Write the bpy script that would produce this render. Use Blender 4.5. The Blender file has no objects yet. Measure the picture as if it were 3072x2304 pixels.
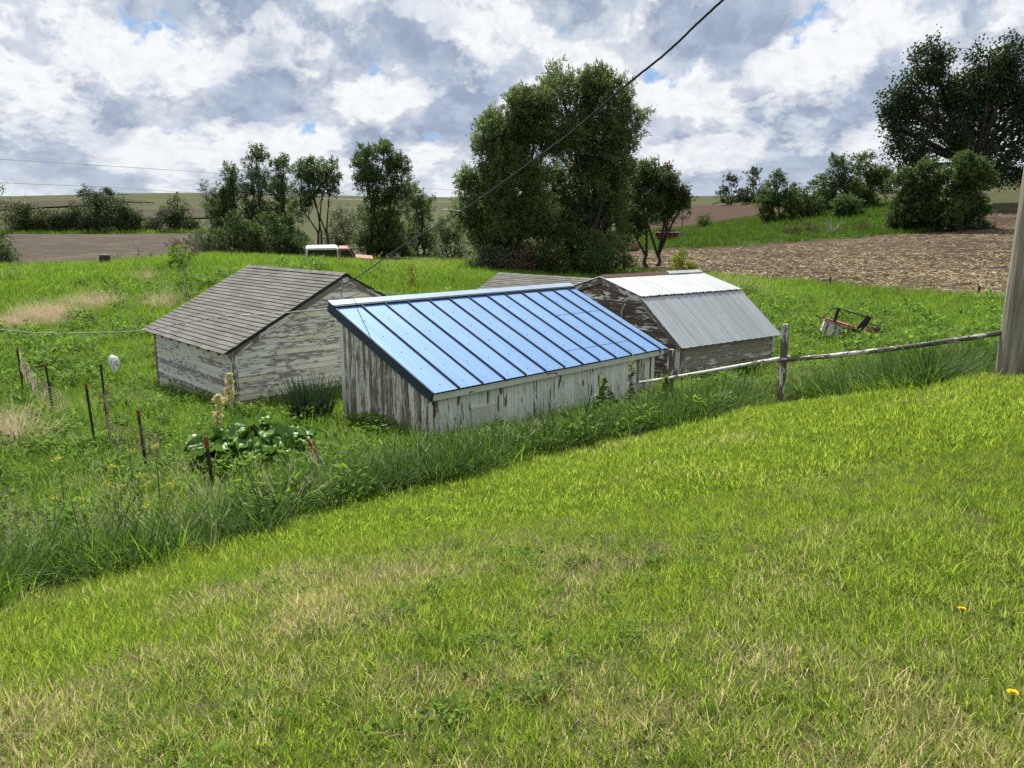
import bpy, math, random
import numpy as np
from mathutils import Vector, Matrix, Euler
R = math.radians
random.seed(7); rng = np.random.default_rng(7)
sc = bpy.context.scene
col = sc.collection

# ------------------------------------------------------------------ camera (eye at the origin, looking along +Y)
FPX = 2307.0; CX, CY = 1536.0, 1152.0                 # photograph is 3072 x 2304
PITCH = math.atan(463 / FPX); CP, SP = math.cos(PITCH), math.sin(PITCH)
cam = bpy.data.objects.new('camera', bpy.data.cameras.new('camera')); col.objects.link(cam)
cam.data.sensor_width = 36; cam.data.lens = 36 * FPX / 3072
cam.data.clip_start = .05; cam.data.clip_end = 9000
cam.rotation_euler = (R(90) - PITCH, 0, 0)
sc.camera = cam
sc.render.engine = 'CYCLES'
sc.cycles.use_denoising = False
sc.cycles.max_bounces = 6; sc.cycles.diffuse_bounces = 3; sc.cycles.transmission_bounces = 4; sc.cycles.transparent_max_bounces = 4
sc.cycles.sample_clamp_indirect = 4
sc.view_settings.view_transform = 'Standard'; sc.view_settings.look = 'None'
sc.view_settings.gamma = 1; sc.view_settings.exposure = 0.55; sc.view_settings.use_curve_mapping = False

# ------------------------------------------------------------------ sun and sky
SUN_AZ, SUN_EL = R(-17), R(54)
sun_dir = Vector((math.sin(SUN_AZ) * math.cos(SUN_EL), math.cos(SUN_AZ) * math.cos(SUN_EL), math.sin(SUN_EL)))
sl = bpy.data.lights.new('sun', 'SUN'); sl.energy = 5.0; sl.angle = R(.55); sl.color = (1, .95, .86)
so = bpy.data.objects.new('sun', sl); col.objects.link(so); so.rotation_euler = sun_dir.to_track_quat('Z', 'Y').to_euler()
so.location = sun_dir * 50

class NT:                                             # terse node-tree helper
    def __init__(s, tree): s.t = tree; s.n = tree.nodes; s.l = tree.links; s.n.clear()
    def add(s, typ, ins=None, **kw):
        n = s.n.new(typ)
        for k, v in kw.items(): setattr(n, k, v)
        for k, v in (ins or {}).items(): s.put(n.inputs[k], v)
        return n
    def put(s, sock, v):
        if isinstance(v, bpy.types.NodeSocket): s.l.new(v, sock)
        elif isinstance(v, bpy.types.Node): s.l.new(v.outputs[0], sock)
        else:
            if isinstance(v, (tuple, list)) and len(v) == 3 and sock.type == 'RGBA': v = (*v, 1)
            sock.default_value = v
    def math(s, op, a, b=0., c=0., clamp=False):
        n = s.n.new('ShaderNodeMath'); n.operation = op; n.use_clamp = clamp
        s.put(n.inputs[0], a); s.put(n.inputs[1], b); s.put(n.inputs[2], c); return n.outputs[0]
    def vmath(s, op, a, b=(0, 0, 0)):
        n = s.n.new('ShaderNodeVectorMath'); n.operation = op
        s.put(n.inputs[0], a)
        if op == 'SCALE': s.put(n.inputs['Scale'], b)
        else: s.put(n.inputs[1], b)
        return n.outputs[0]
    def mix(s, f, a, b, typ='MIX'):
        n = s.n.new('ShaderNodeMix'); n.data_type = 'RGBA'; n.blend_type = typ
        s.put(n.inputs[0], f); s.put(n.inputs[6], a); s.put(n.inputs[7], b); return n.outputs[2]
    def step(s, v, a, b, lo=0., hi=1.):
        n = s.n.new('ShaderNodeMapRange'); n.interpolation_type = 'SMOOTHSTEP'
        for i, x in enumerate((v, a, b, lo, hi)): s.put(n.inputs[i], x)
        return n.outputs[0]
    def noise(s, vec, scale, detail=4., rough=.55, dist=0., lac=2.):
        n = s.n.new('ShaderNodeTexNoise'); n.noise_dimensions = '3D'
        for k, v in (('Vector', vec), ('Scale', scale), ('Detail', detail), ('Roughness', rough), ('Distortion', dist), ('Lacunarity', lac)): s.put(n.inputs[k], v)
        return n.outputs[0]

world = bpy.data.worlds.new('World'); sc.world = world; world.use_nodes = True
def build_sky():
    t = NT(world.node_tree)
    sky = t.add('ShaderNodeTexSky', sky_type='NISHITA', sun_disc=False, sun_elevation=SUN_EL, sun_rotation=SUN_AZ, altitude=400, dust_density=1.2, ozone_density=1.5)
    d = t.add('ShaderNodeTexCoord').outputs['Generated']
    sp = t.add('ShaderNodeSeparateXYZ', {0: d})
    z = t.math('MAXIMUM', sp.outputs[2], 0.0)
    az = t.math('ARCTAN2', sp.outputs[0], sp.outputs[1])
    # cloud field over azimuth and log-elevation: puffs shrink towards the horizon and stay upright
    def at(dz):
        zz = t.math('ADD', t.math('MAXIMUM', t.math('ADD', z, dz), 0.), .10)
        return t.add('ShaderNodeCombineXYZ', {0: t.math('ADD', t.math('MULTIPLY', az, 6.6), SKY_X), 1: t.math('MULTIPLY', t.math('LOGARITHM', zz, 2.718), 2.5), 2: SKY_Y}).outputs[0]
    def warp(p): return t.vmath('ADD', p, t.vmath('SCALE', t.add('ShaderNodeTexNoise', {'Vector': p, 'Scale': 3.4, 'Detail': 4., 'Roughness': .6}).outputs['Color'], .22))
    def dens(p):
        q = warp(p)
        big = t.noise(q, 1.25, 2, .45)
        bil = t.math('ABSOLUTE', t.math('SUBTRACT', t.noise(q, 3.0, 5, .55), .5))
        return t.math('ADD', t.math('MULTIPLY', big, .75), t.math('MULTIPLY', t.math('SUBTRACT', .25, bil), .55))
    n0 = dens(at(0.)); up = dens(at(.018)); dn = dens(at(-.014))
    cover = t.step(n0, .27, .34)
    relief = t.math('SUBTRACT', dn, up)
    lit = t.step(relief, -.05, .05)
    bigv = t.noise(warp(at(.03)), 1.25, 2, .45)
    grey = t.step(bigv, .44, .66)
    mott = t.math('SUBTRACT', t.noise(warp(at(.0)), 8., 6, .6), .5)
    l = t.math('ADD', t.math('SUBTRACT', .42, t.math('MULTIPLY', grey, .80)), t.math('MULTIPLY', lit, .52))
    l = t.math('ADD', l, t.math('MULTIPLY', mott, 1.), clamp=True)
    gc = t.mix(t.step(t.noise(warp(at(.01)), 3.2, 6, .6), .35, .68), (3.0, 3.6, 4.8), (4.5, 5.2, 6.4))
    cl = t.mix(l, gc, (8.5, 8.7, 8.9))
    hz = t.step(z, .0, .12, 1., 0.)
    cl = t.mix(t.math('MULTIPLY', hz, .45), cl, (6.3, 6.9, 7.5))
    blue = t.mix(.75, sky.outputs[0], (2.6, 4.5, 7.6))
    blue = t.mix(hz, blue, (5.3, 6.6, 7.8))
    full = t.mix(cover, blue, cl)
    full = t.mix(t.step(sp.outputs[2], -.02, .0), (1.2, 1.5, .8), full)
    bg = t.add('ShaderNodeBackground', {0: full, 1: SKY_STRENGTH})
    t.add('ShaderNodeOutputWorld', {0: bg.outputs[0]})
SKY_X, SKY_Y, SKY_STRENGTH = 20.1, 7.7, .076
build_sky()
world.cycles.sampling_method = 'MANUAL'; world.cycles.sample_map_resolution = 512

# ------------------------------------------------------------------ helpers
def tag(o, label=None, cat=None, group=None, kind=None):
    for k, v in (('label', label), ('category', cat), ('group', group), ('kind', kind)):
        if v: o[k] = v
    return o
def link(name, me, parent=None, loc=None, rot=None):
    o = bpy.data.objects.new(name, me); col.objects.link(o)
    if parent is not None: o.parent = parent
    if loc is not None: o.location = loc
    if rot is not None: o.rotation_euler = rot
    return o
def empty(name, loc=(0, 0, 0), rz=0.):
    o = bpy.data.objects.new(name, None); col.objects.link(o); o.location = loc; o.rotation_euler = (0, 0, rz); o.empty_display_size = .2; return o
def mesh(name, v, f, mat=None, smooth=False):
    me = bpy.data.meshes.new(name); me.from_pydata([tuple(x) for x in v], [], f)
    if mat: me.materials.append(mat)
    if smooth: me.polygons.foreach_set('use_smooth', [True] * len(me.polygons))
    me.update(); return me
def np_mesh(name, verts, quads, mat=None, attrs=None, smooth=False):
    verts = np.asarray(verts, np.float32); quads = np.asarray(quads, np.int32)
    k = quads.shape[1]; me = bpy.data.meshes.new(name)
    me.vertices.add(len(verts)); me.vertices.foreach_set('co', verts.ravel())
    me.loops.add(quads.size); me.loops.foreach_set('vertex_index', quads.ravel())
    me.polygons.add(len(quads)); me.polygons.foreach_set('loop_start', np.arange(0, quads.size, k, dtype=np.int32))
    if smooth: me.polygons.foreach_set('use_smooth', np.ones(len(quads), bool))
    if mat: me.materials.append(mat)
    for nm, typ, data in (attrs or []):
        a = me.attributes.new(nm, typ, 'POINT')
        a.data.foreach_set('vector' if typ == 'FLOAT_VECTOR' else ('color' if typ == 'FLOAT_COLOR' else 'value'), np.asarray(data).ravel())
    me.update(calc_edges=True); me.validate(); return me
class MB:
    def __init__(s): s.v = []; s.f = []
    def quad(s, *p):
        i = len(s.v); s.v += [tuple(x) for x in p]; s.f.append(tuple(range(i, i + len(p)))); return s
    def hexa(s, p):                                   # p: 8 corners, bottom four then top four
        i = len(s.v); s.v += [tuple(x) for x in p]
        s.f += [tuple(i + j for j in q) for q in ((3, 2, 1, 0), (4, 5, 6, 7), (0, 1, 5, 4), (1, 2, 6, 5), (2, 3, 7, 6), (3, 0, 4, 7))]; return s
    def box(s, a, b):
        (x0, y0, z0), (x1, y1, z1) = a, b
        return s.hexa([(x0, y0, z0), (x1, y0, z0), (x1, y1, z0), (x0, y1, z0), (x0, y0, z1), (x1, y0, z1), (x1, y1, z1), (x0, y1, z1)])
    def tube(s, pts, rad, n=6, cap=True):
        pts = [Vector(p) for p in pts]; rad = rad if isinstance(rad, (list, tuple)) else [rad] * len(pts)
        i0 = len(s.v); ref = None
        for i, p in enumerate(pts):
            d = (pts[min(i + 1, len(pts) - 1)] - pts[max(i - 1, 0)])
            d = d.normalized() if d.length > 1e-9 else Vector((0, 0, 1))
            if ref is None: ref = d.orthogonal().normalized()
            ref = (ref - d * ref.dot(d)); ref = ref.normalized() if ref.length > 1e-6 else d.orthogonal().normalized()
            b = d.cross(ref)
            for j in range(n):
                a = 2 * math.pi * j / n; s.v.append(tuple(p + (ref * math.cos(a) + b * math.sin(a)) * rad[i]))
        for i in range(len(pts) - 1):
            for j in range(n):
                a, b = i0 + i * n + j, i0 + i * n + (j + 1) % n; s.f.append((a, b, b + n, a + n))
        if cap:
            s.f.append(tuple(range(i0 + n - 1, i0 - 1, -1))); e = i0 + (len(pts) - 1) * n; s.f.append(tuple(range(e, e + n)))
        return s
    def build(s, name, mat, parent=None, loc=None, rot=None, smooth=False):
        return link(name, mesh(name, s.v, s.f, mat, smooth), parent, loc, rot)
def ray(px, py):
    a = (px - CX) / FPX; b = -(py - CY) / FPX
    return np.array([a, CP + b * SP, -SP + b * CP])
def aty(px, py, Y): r = ray(px, py); return r * (Y / r[1])
def project(P):
    d = P[1] * CP - P[2] * SP; u = P[1] * SP + P[2] * CP
    return CX + FPX * P[0] / d, CY - FPX * u / d

# ------------------------------------------------------------------ materials
MATS = {}
def newmat(name):
    m = bpy.data.materials.new(name); m.use_nodes = True; MATS[name] = m; return m, NT(m.node_tree)
def out(t, sh): t.add('ShaderNodeOutputMaterial', {0: sh})
def objvec(t, spread=37.):
    tc = t.add('ShaderNodeTexCoord').outputs['Object']; rnd = t.add('ShaderNodeObjectInfo').outputs['Random']
    off = t.math('MULTIPLY', rnd, spread)
    return t.vmath('ADD', tc, t.add('ShaderNodeCombineXYZ', {0: off, 1: t.math('MULTIPLY', off, 1.7), 2: off}).outputs[0]), rnd
def simple(name, c1, c2=None, rough=.8, metal=0., scale=6., bump=.0, stretch=(1, 1, 1), spec=.3, rndv=.15):
    m, t = newmat(name); c2 = c2 or tuple(x * .8 for x in c1)
    v, rnd = objvec(t); v = t.vmath('MULTIPLY', v, stretch)
    n = t.noise(v, scale, 6, .6)
    c = t.mix(t.step(n, .3, .7), c1, c2)
    hv = t.add('ShaderNodeHueSaturation', {'Color': c, 'Value': t.math('ADD', 1 - rndv / 2, t.math('MULTIPLY', rnd, rndv))})
    b = t.add('ShaderNodeBsdfPrincipled', {'Base Color': hv.outputs[0], 'Roughness': rough, 'Metallic': metal, 'Specular IOR Level': spec})
    if bump: t.put(b.inputs['Normal'], t.add('ShaderNodeBump', {'Strength': bump, 'Distance': .01, 'Height': n}).outputs[0])
    out(t, b.outputs[0]); return m
def peel(name, paint, wood, wood2, amount, sx=.9, sy=9., tint=None, rough=.75, det=7, rg=.62):
    """weathered boards: paint flaking off grey wood; local X is the board's length"""
    m, t = newmat(name); v, rnd = objvec(t)
    grain = t.noise(t.vmath('MULTIPLY', v, (1.6, 26., 26.)), 3., 7, .65)
    w = t.mix(t.step(grain, .32, .68), wood, wood2)
    big = t.noise(t.vmath('MULTIPLY', v, (.7, 1.5, 1.5)), 1.3, 3, .5)
    fl = t.noise(t.vmath('MULTIPLY', v, (sx, sy, sy)), 3.2, det, rg, .3)
    s = t.math('ADD', t.math('ADD', t.math('MULTIPLY', fl, .72), t.math('MULTIPLY', big, .38)), t.math('MULTIPLY', t.math('SUBTRACT', rnd, .5), .10))
    thr = .55 + (amount - .5) * .34
    on = t.step(s, thr - .012, thr + .012)            # 1 where paint is left
    pn = t.noise(v, 2.3, 4, .6)
    p = t.mix(t.step(pn, .35, .7), paint, tuple(c * .86 for c in paint))
    if tint: p = t.mix(t.step(t.noise(v, .8, 2, .5), .5, .62), p, tint)
    c = t.mix(on, w, p)
    hv = t.add('ShaderNodeHueSaturation', {'Color': c, 'Value': t.math('ADD', .88, t.math('MULTIPLY', rnd, .2))})
    b = t.add('ShaderNodeBsdfPrincipled', {'Base Color': hv.outputs[0], 'Roughness': rough, 'Specular IOR Level': .25})
    h = t.math('ADD', t.math('MULTIPLY', on, .6), t.math('MULTIPLY', grain, .4))
    t.put(b.inputs['Normal'], t.add('ShaderNodeBump', {'Strength': .6, 'Distance': .004, 'Height': h}).outputs[0])
    out(t, b.outputs[0]); return m
def leafmat(name, c_dark, c_light, transl=.35, c_dry=None, gloss=.25, rough=.5, tr_gain=1.25):
    """foliage: 'tint' on the leaf mesh (x random per leaf, y height along it); 'dry' per instance"""
    m, t = newmat(name)
    a = t.add('ShaderNodeAttribute', attribute_name='tint', attribute_type='GEOMETRY')
    s = t.add('ShaderNodeSeparateXYZ', {0: a.outputs['Vector']})
    c = t.mix(s.outputs[0], c_dark, c_light)
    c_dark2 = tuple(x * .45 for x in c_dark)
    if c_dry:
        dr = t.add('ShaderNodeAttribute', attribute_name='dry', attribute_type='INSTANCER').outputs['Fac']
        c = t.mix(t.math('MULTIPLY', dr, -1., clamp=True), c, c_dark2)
        k = t.step(t.math('ADD', dr, t.math('MULTIPLY', t.math('SUBTRACT', s.outputs[2], .5), .7)), .35, .75)
        c = t.mix(k, c, c_dry)
    d = t.add('ShaderNodeBsdfPrincipled', {'Base Color': c, 'Roughness': rough, 'Specular IOR Level': gloss})
    tc = t.vmath('SCALE', c, tr_gain)
    tr = t.add('ShaderNodeBsdfTranslucent', {0: tc})
    mx = t.add('ShaderNodeMixShader', {0: transl, 1: d.outputs[0], 2: tr.outputs[0]})
    out(t, mx.outputs[0]); return m

# ------------------------------------------------------------------ terrain: height profiles along sight columns, smoothed into one field
PROF = {
 0:    [(0,-1.6),(2,-1.75),(4.2,-2.25),(6,-2.9),(9,-3.6),(14,-4.2),(20,-4.4),(30,-4.2),(45,-3.3),(55,-2.65),(100,-2.2),(210,-1.45),(225,-1),(260,2.),(350,9.5),(600,25),(900,25),(3000,0)],
 500:  [(0,-1.6),(2,-1.75),(4,-2.05),(6.5,-2.75),(9,-3.45),(14,-3.9),(20,-4.1),(30,-4.1),(42,-3.2),(55,-2.05),(100,-2.),(210,-1.35),(225,-1),(260,2.),(350,10.5),(600,28.3),(900,28),(3000,0)],
 1000: [(0,-1.6),(2,-1.72),(4,-1.97),(7.7,-2.7),(10,-3.35),(14,-3.8),(20,-3.95),(30,-3.85),(40,-2.75),(50,-1.62),(57,-2.75),(80,-2.6),(140,-1.4),(220,0),(350,9),(600,26),(900,26),(3000,0)],
 1500: [(0,-1.6),(2,-1.7),(4,-1.92),(9,-2.75),(11.3,-3.45),(14,-3.9),(20,-4.1),(30,-4.),(45,-3.2),(56,-2.85),(75,-2.5),(120,-2),(220,0),(350,8),(600,24),(900,24),(3000,0)],
 2000: [(0,-1.6),(2,-1.68),(4,-1.87),(8,-2.3),(11.3,-2.8),(13,-3.3),(16,-3.8),(20,-4.15),(30,-4.4),(45,-3.8),(56,-3.3),(100,-2.64),(112,-1.9),(140,-1.),(180,.7),(300,9.4),(500,21),(900,26),(3000,0)],
 2500: [(0,-1.6),(2,-1.64),(4,-1.75),(8,-2.),(10.2,-2.3),(12.5,-2.85),(16,-3.5),(22,-4.05),(35,-4.2),(50,-3.6),(100,-1.43),(135,2.9),(170,6.),(300,13),(600,24),(900,24),(3000,0)],
 3072: [(0,-1.6),(2,-1.58),(4,-1.56),(8,-1.6),(9,-1.68),(11,-2.1),(15,-2.85),(22,-3.35),(32,-3.55),(38,-3.5),(60,-2.9),(80,-1.6),(100,.5),(130,4.),(160,8.1),(200,12.5),(400,24),(600,30),(900,30),(3000,0)],
}
def build_height():
    cols = sorted(PROF); ks = np.array([(c - CX) / FPX / 1.03 for c in cols])
    U = np.linspace(0, math.log(3003 / 3), 900)            # u = log((Y+3)/3)
    rows = []
    for c in cols:
        y, z = zip(*PROF[c]); u = np.log((np.array(y) + 3) / 3)
        r = np.interp(U, u, z); g = np.exp(-.5 * (np.arange(-24, 25) / 8.) ** 2); g /= g.sum()
        rows.append(np.convolve(np.pad(r, 24, mode='edge'), g, 'valid'))
    K = np.linspace(-1.1, 1.1, 221); T = np.array([np.interp(K, ks, [r[i] for r in rows]) for i in range(len(U))]).T
    g = np.exp(-.5 * (np.arange(-12, 13) / 4.5) ** 2); g /= g.sum()
    T = np.apply_along_axis(lambda a: np.convolve(np.pad(a, 12, mode='edge'), g, 'valid'), 0, T)
    return K, U, T
HK, HU, HT = build_height()
def h(x, y):
    x = np.asarray(x, float); y = np.asarray(y, float)
    k = x / np.maximum(y, 4.); u = np.log((np.maximum(y, 0) + 3) / 3)
    ki = np.clip((k - HK[0]) / (HK[1] - HK[0]), 0, len(HK) - 1.001); ui = np.clip(u / HU[1], 0, len(HU) - 1.001)
    a = ki.astype(int); b = ui.astype(int); fa = ki - a; fb = ui - b
    z = HT[a, b] * (1 - fa) * (1 - fb) + HT[a + 1, b] * fa * (1 - fb) + HT[a, b + 1] * (1 - fa) * fb + HT[a + 1, b + 1] * fa * fb
    near = np.clip((y - 6) / 20, 0, 1)
    z = z + near * .10 * np.sin(x * .31 + 1.3 * np.sin(y * .17)) * np.cos(y * .27 + x * .11) + .015 * np.sin(x * 2.1 + y) * np.cos(y * 1.7 - x * .6)
    return z
def hit(px, py, y0=1.5, y1=2500.):
    r = ray(px, py); r = r / r[1]; ys = np.geomspace(y0, y1, 2600)
    d = r[2] * ys - h(r[0] * ys, ys); i = np.argmax(d < 0)
    if d[i] >= 0: i = len(ys) - 1
    return np.array([r[0] * ys[i], ys[i], float(h(r[0] * ys[i], ys[i]))])
def on(px, Y, py=700, dz=0.):                         # ground point in the sight column px at depth Y
    r = ray(px, py); x = r[0] / r[1] * Y; return np.array([x, Y, float(h(x, Y)) + dz])
def grid_obj(name, X, Y, Z, mat, **kw):
    n, m = X.shape; v = np.stack([X, Y, Z], -1).reshape(-1, 3)
    i = np.arange(n * m).reshape(n, m)
    q = np.stack([i[:-1, :-1], i[:-1, 1:], i[1:, 1:], i[1:, :-1]], -1).reshape(-1, 4)
    return tag(link(name, np_mesh(name, v, q, mat, smooth=True)), **kw)

def ground_mats():
    m, t = newmat('ground')
    p = t.add('ShaderNodeNewGeometry').outputs['Position']
    a = t.noise(p, .35, 6, .65); b = t.noise(p, 9., 5, .7); c3 = t.noise(p, .022, 3, .5)
    c = t.mix(t.step(a, .35, .65), (.026, .045, .011), (.05, .075, .018))
    c = t.mix(t.step(b, .40, .62), c, (.085, .068, .036))
    c = t.mix(t.math('MULTIPLY', t.step(c3, .45, .62), .4), c, (.075, .085, .028))
    bs = t.add('ShaderNodeBsdfPrincipled', {'Base Color': c, 'Roughness': .95, 'Specular IOR Level': .1})
    t.put(bs.inputs['Normal'], t.add('ShaderNodeBump', {'Strength': .8, 'Distance': .04, 'Height': b}).outputs[0])
    out(t, bs.outputs[0])
    def field(name, soil, soil2, straw, amt, rowdir, rowscale, sc_):
        m, t = newmat(name); p = t.add('ShaderNodeNewGeometry').outputs['Position']
        ca, sa = math.cos(rowdir), math.sin(rowdir)
        s = t.add('ShaderNodeSeparateXYZ', {0: p})
        across = t.math('ADD', t.math('MULTIPLY', s.outputs[0], -sa), t.math('MULTIPLY', s.outputs[1], ca))
        along = t.math('ADD', t.math('MULTIPLY', s.outputs[0], ca), t.math('MULTIPLY', s.outputs[1], sa))
        wob = t.math('MULTIPLY', t.noise(p, .06, 2, .5), 5.)
        row = t.math('SINE', t.math('MULTIPLY', t.math('ADD', across, wob), rowscale))
        v2 = t.add('ShaderNodeCombineXYZ', {0: t.math('MULTIPLY', along, .35), 1: across}).outputs[0]
        lit = t.noise(v2, sc_, 6, .75); pat = t.noise(p, .05, 4, .6)
        c = t.mix(t.step(pat, .35, .65), soil, soil2)
        k = t.math('ADD', lit, t.math('ADD', t.math('MULTIPLY', row, .05), t.math('MULTIPLY', t.math('SUBTRACT', pat, .5), .25)))
        c = t.mix(t.step(k, amt, amt + .07), c, straw)
        b = t.add('ShaderNodeBsdfPrincipled', {'Base Color': c, 'Roughness': .95, 'Specular IOR Level': .1})
        t.put(b.inputs['Normal'], t.add('ShaderNodeBump', {'Strength': .8, 'Distance': .12, 'Height': t.math('ADD', t.math('MULTIPLY', row, .3), lit)}).outputs[0])
        out(t, b.outputs[0])
    field('stubble', (.050, .034, .023), (.068, .046, .030), (.30, .235, .135), .56, R(12), 8.2, 2.2)  # dark soil, with cloud shade added into its colour
    field('tilled', (.052, .043, .032), (.066, .054, .039), (.16, .135, .095), .56, R(8), 3., .7)  # dark soil, lowered further to stand for cloud shade
    field('red_soil', (.068, .037, .026), (.056, .033, .025), (.10, .062, .042), .60, R(4), 1.2, .4)
    field('hill_soil', (.050, .043, .028), (.058, .050, .030), (.075, .066, .042), .6, R(-6), .8, .25)
    m, t = newmat('pasture')
    p = t.add('ShaderNodeNewGeometry').outputs['Position']
    a = t.noise(p, .5, 6, .7); b = t.noise(p, .06, 4, .6)
    c = t.mix(t.step(a, .35, .65), (.03, .06, .014), (.06, .10, .025))  # greens kept dark to stand for cloud shade on the bank
    c = t.mix(t.step(b, .5, .65), c, (.06, .085, .03))
    bs = t.add('ShaderNodeBsdfPrincipled', {'Base Color': c, 'Roughness': .95, 'Specular IOR Level': .1})
    t.put(bs.inputs['Normal'], t.add('ShaderNodeBump', {'Strength': 1., 'Distance': .25, 'Height': a}).outputs[0])
    out(t, bs.outputs[0])
ground_mats()
def build_ground():
    ys = np.concatenate([np.linspace(-9, 3.6, 24), np.geomspace(4, 3000, 330)])
    k = np.linspace(-1.45, 1.45, 260)
    Y, Kk = np.meshgrid(ys, k, indexing='ij'); X = Kk * np.maximum(Y, 8.)
    grid_obj('ground', X, Y, h(X, Y), MATS['ground'], kind='structure', label='uneven grassy ground of the farmyard and hills behind')
    def band(name, mat, px, near, far, label, n=60, off=1., jag=0.):
        pn, pf = [], []
        for a, b, c in zip(px, near, far): pn.append(hit(a, b, 12.)); pf.append(hit(a, c, 12.))
        pn, pf = np.array(pn), np.array(pf); tt = np.linspace(0, 1, 90); q = np.linspace(0, 1, len(px))
        N = np.stack([np.interp(tt, q, pn[:, i]) for i in range(2)], -1); F = np.stack([np.interp(tt, q, pf[:, i]) for i in range(2)], -1)
        if jag:
            w = np.linspace(0, 40, len(tt)); N[:, 1] += jag * (np.sin(w * 3.1) + np.sin(w * 7.3 + 1)); F[:, 1] += jag * 2 * (np.sin(w * 2.3) + np.sin(w * 6.1 + 2))
        s = np.linspace(0, 1, n)[:, None, None]; P = N[None] * (1 - s) + F[None] * s
        X, Y = P[..., 0], P[..., 1]; Z = h(X, Y) + off * (.02 + .0012 * Y)
        return grid_obj(name, X, Y, Z, MATS[mat], kind='structure', label=label)
    band('stubble_field', 'stubble', [1500, 1750, 1950, 2195, 2500, 2800, 2986, 3200, 3500], [790, 800, 818, 833, 854, 884, 903, 925, 960],
         [760, 756, 750, 741, 722, 702, 640, 575, 560], 'corn stubble field with pale residue beside the meadow', 90, jag=.25)
    band('tilled_field', 'tilled', [-500, 0, 200, 400, 500, 640, 760], [820, 800, 795, 782, 776, 766, 764], [708, 706, 705, 704, 703, 702, 702], 'brown tilled field with fine rows in the left distance', 80, jag=.2)
    band('red_soil_field', 'red_soil', [1900, 2050, 2150, 2300, 2420], [712, 705, 692, 674, 650], [622, 620, 618, 618, 618], 'bare reddish field on the slope behind the red wagon', 60, off=1.)
    for px, n_, f_, mt, lb in (([-300, 0, 120, 240, 330], [640, 632, 626, 620, 616], [612, 609, 607, 604, 603], 'hill_soil', 'brown ploughed strip high on the far left hill'),
                               ([400, 480, 560, 640, 760], [662, 660, 658, 656, 656], [634, 632, 630, 630, 632], 'hill_soil', 'grey brown strip low on the left hill behind the treeline')):
        band('hill_field', mt, px, n_, f_, lb, 90, off=1.5)
    band('hill_pasture', 'pasture', [1944, 2100, 2361, 2500, 2639, 2700, 2778], [748, 745, 730, 720, 709, 707, 701], [712, 690, 662, 644, 622, 612, 600], 'grassy bank, its green darkened for cloud shade, between the stubble field and hill trees', 60, off=.7)
build_ground()
# ------------------------------------------------------------------ sheds
def shed_mats():
    WOOD, WOOD2 = (.20, .165, .125), (.095, .078, .06)
    peel('peel_vertical', (.72, .72, .64), (.30, .24, .175), (.11, .085, .062), .52, 1.3, 16.)
    peel('paint_vertical', (.80, .81, .74), (.24, .2, .155), (.1, .08, .06), .20, .8, 4., det=3, rg=.5)
    peel('paint_trim', (.70, .71, .62), (.2, .17, .13), (.09, .07, .05), .2, 1., 4.)
    peel('peel_lap', (.66, .67, .58), (.36, .325, .305), (.22, .19, .175), .34, 1.3, 6., tint=(.60, .58, .44), det=6, rg=.58)
    peel('peel_lap_more', (.66, .66, .60), (.35, .31, .295), (.21, .18, .17), .50, 1.3, 6., det=6, rg=.58)
    peel('bare_dark', (.68, .66, .60), (.17, .125, .095), (.07, .052, .042), .66, .8, 4.)
    peel('bare_grey', (.62, .60, .54), (.36, .32, .24), (.18, .16, .115), .76, .8, 4.)
    peel('bare_rake', (.62, .62, .57), (.23, .20, .17), (.11, .095, .08), .58, 1., 4.)
    peel('old_pipe', (.64, .63, .58), (.17, .15, .12), (.06, .052, .042), .52, 2.2, 9.)
    peel('old_post', (.66, .64, .60), (.19, .16, .125), (.06, .05, .042), .60, 1.2, 5.)
    simple('blue_metal', (.115, .235, .45), (.15, .28, .50), .62, .3, 1.2, stretch=(7, .5, .5), spec=.5, rndv=.10)
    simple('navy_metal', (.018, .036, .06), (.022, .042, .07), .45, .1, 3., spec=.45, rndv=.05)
    simple('pale_flashing', (.42, .52, .62), (.36, .46, .57), .35, .5, 2.)
    simple('galvanised', (.42, .455, .46), (.33, .36, .365), .5, .5, 1.3, stretch=(7, .45, .45), rndv=.16)
    simple('galvanised_pale', (.40, .42, .44), (.27, .29, .31), .6, .25, 1.6, stretch=(7, .5, .5), rndv=.12)
    simple('rust_cap', (.11, .045, .035), (.07, .032, .028), .8, .1, 7.)
    simple('dark_inside', (.02, .018, .016))
    m, t = newmat('shingle'); v, rnd = objvec(t)
    gr = t.noise(v, 120., 3, .7); st = t.noise(t.vmath('MULTIPLY', v, (6., 1.2, 1.)), 3., 5, .65)
    c = t.mix(t.step(rnd, .1, .9), (.125, .124, .112), (.185, .183, .165))
    c = t.mix(t.math('MULTIPLY', t.step(st, .4, .7), .55), c, (.12, .115, .09))
    c = t.mix(t.math('MULTIPLY', t.step(gr, .45, .75), .5), c, (.30, .295, .265))
    b = t.add('ShaderNodeBsdfPrincipled', {'Base Color': c, 'Roughness': .95, 'Specular IOR Level': .15})
    t.put(b.inputs['Normal'], t.add('ShaderNodeBump', {'Strength': .5, 'Distance': .004, 'Height': gr}).outputs[0]); out(t, b.outputs[0])
    simple('shingle_new', (.50, .49, .44), (.44, .43, .38), .95, 0, 30.)
shed_mats()
BOX = {}
def box_mesh(dx, dy, dz, mat):                       # cached box, X from 0 to dx, Y and Z centred
    key = (round(dx, 3), round(dy, 3), round(dz, 3), mat)
    if key not in BOX:
        BOX[key] = mesh('board', *(lambda b: (b.v, b.f))(MB().box((0, -dy / 2, -dz / 2), (dx, dy / 2, dz / 2))), MATS[mat])
    return BOX[key]
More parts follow.
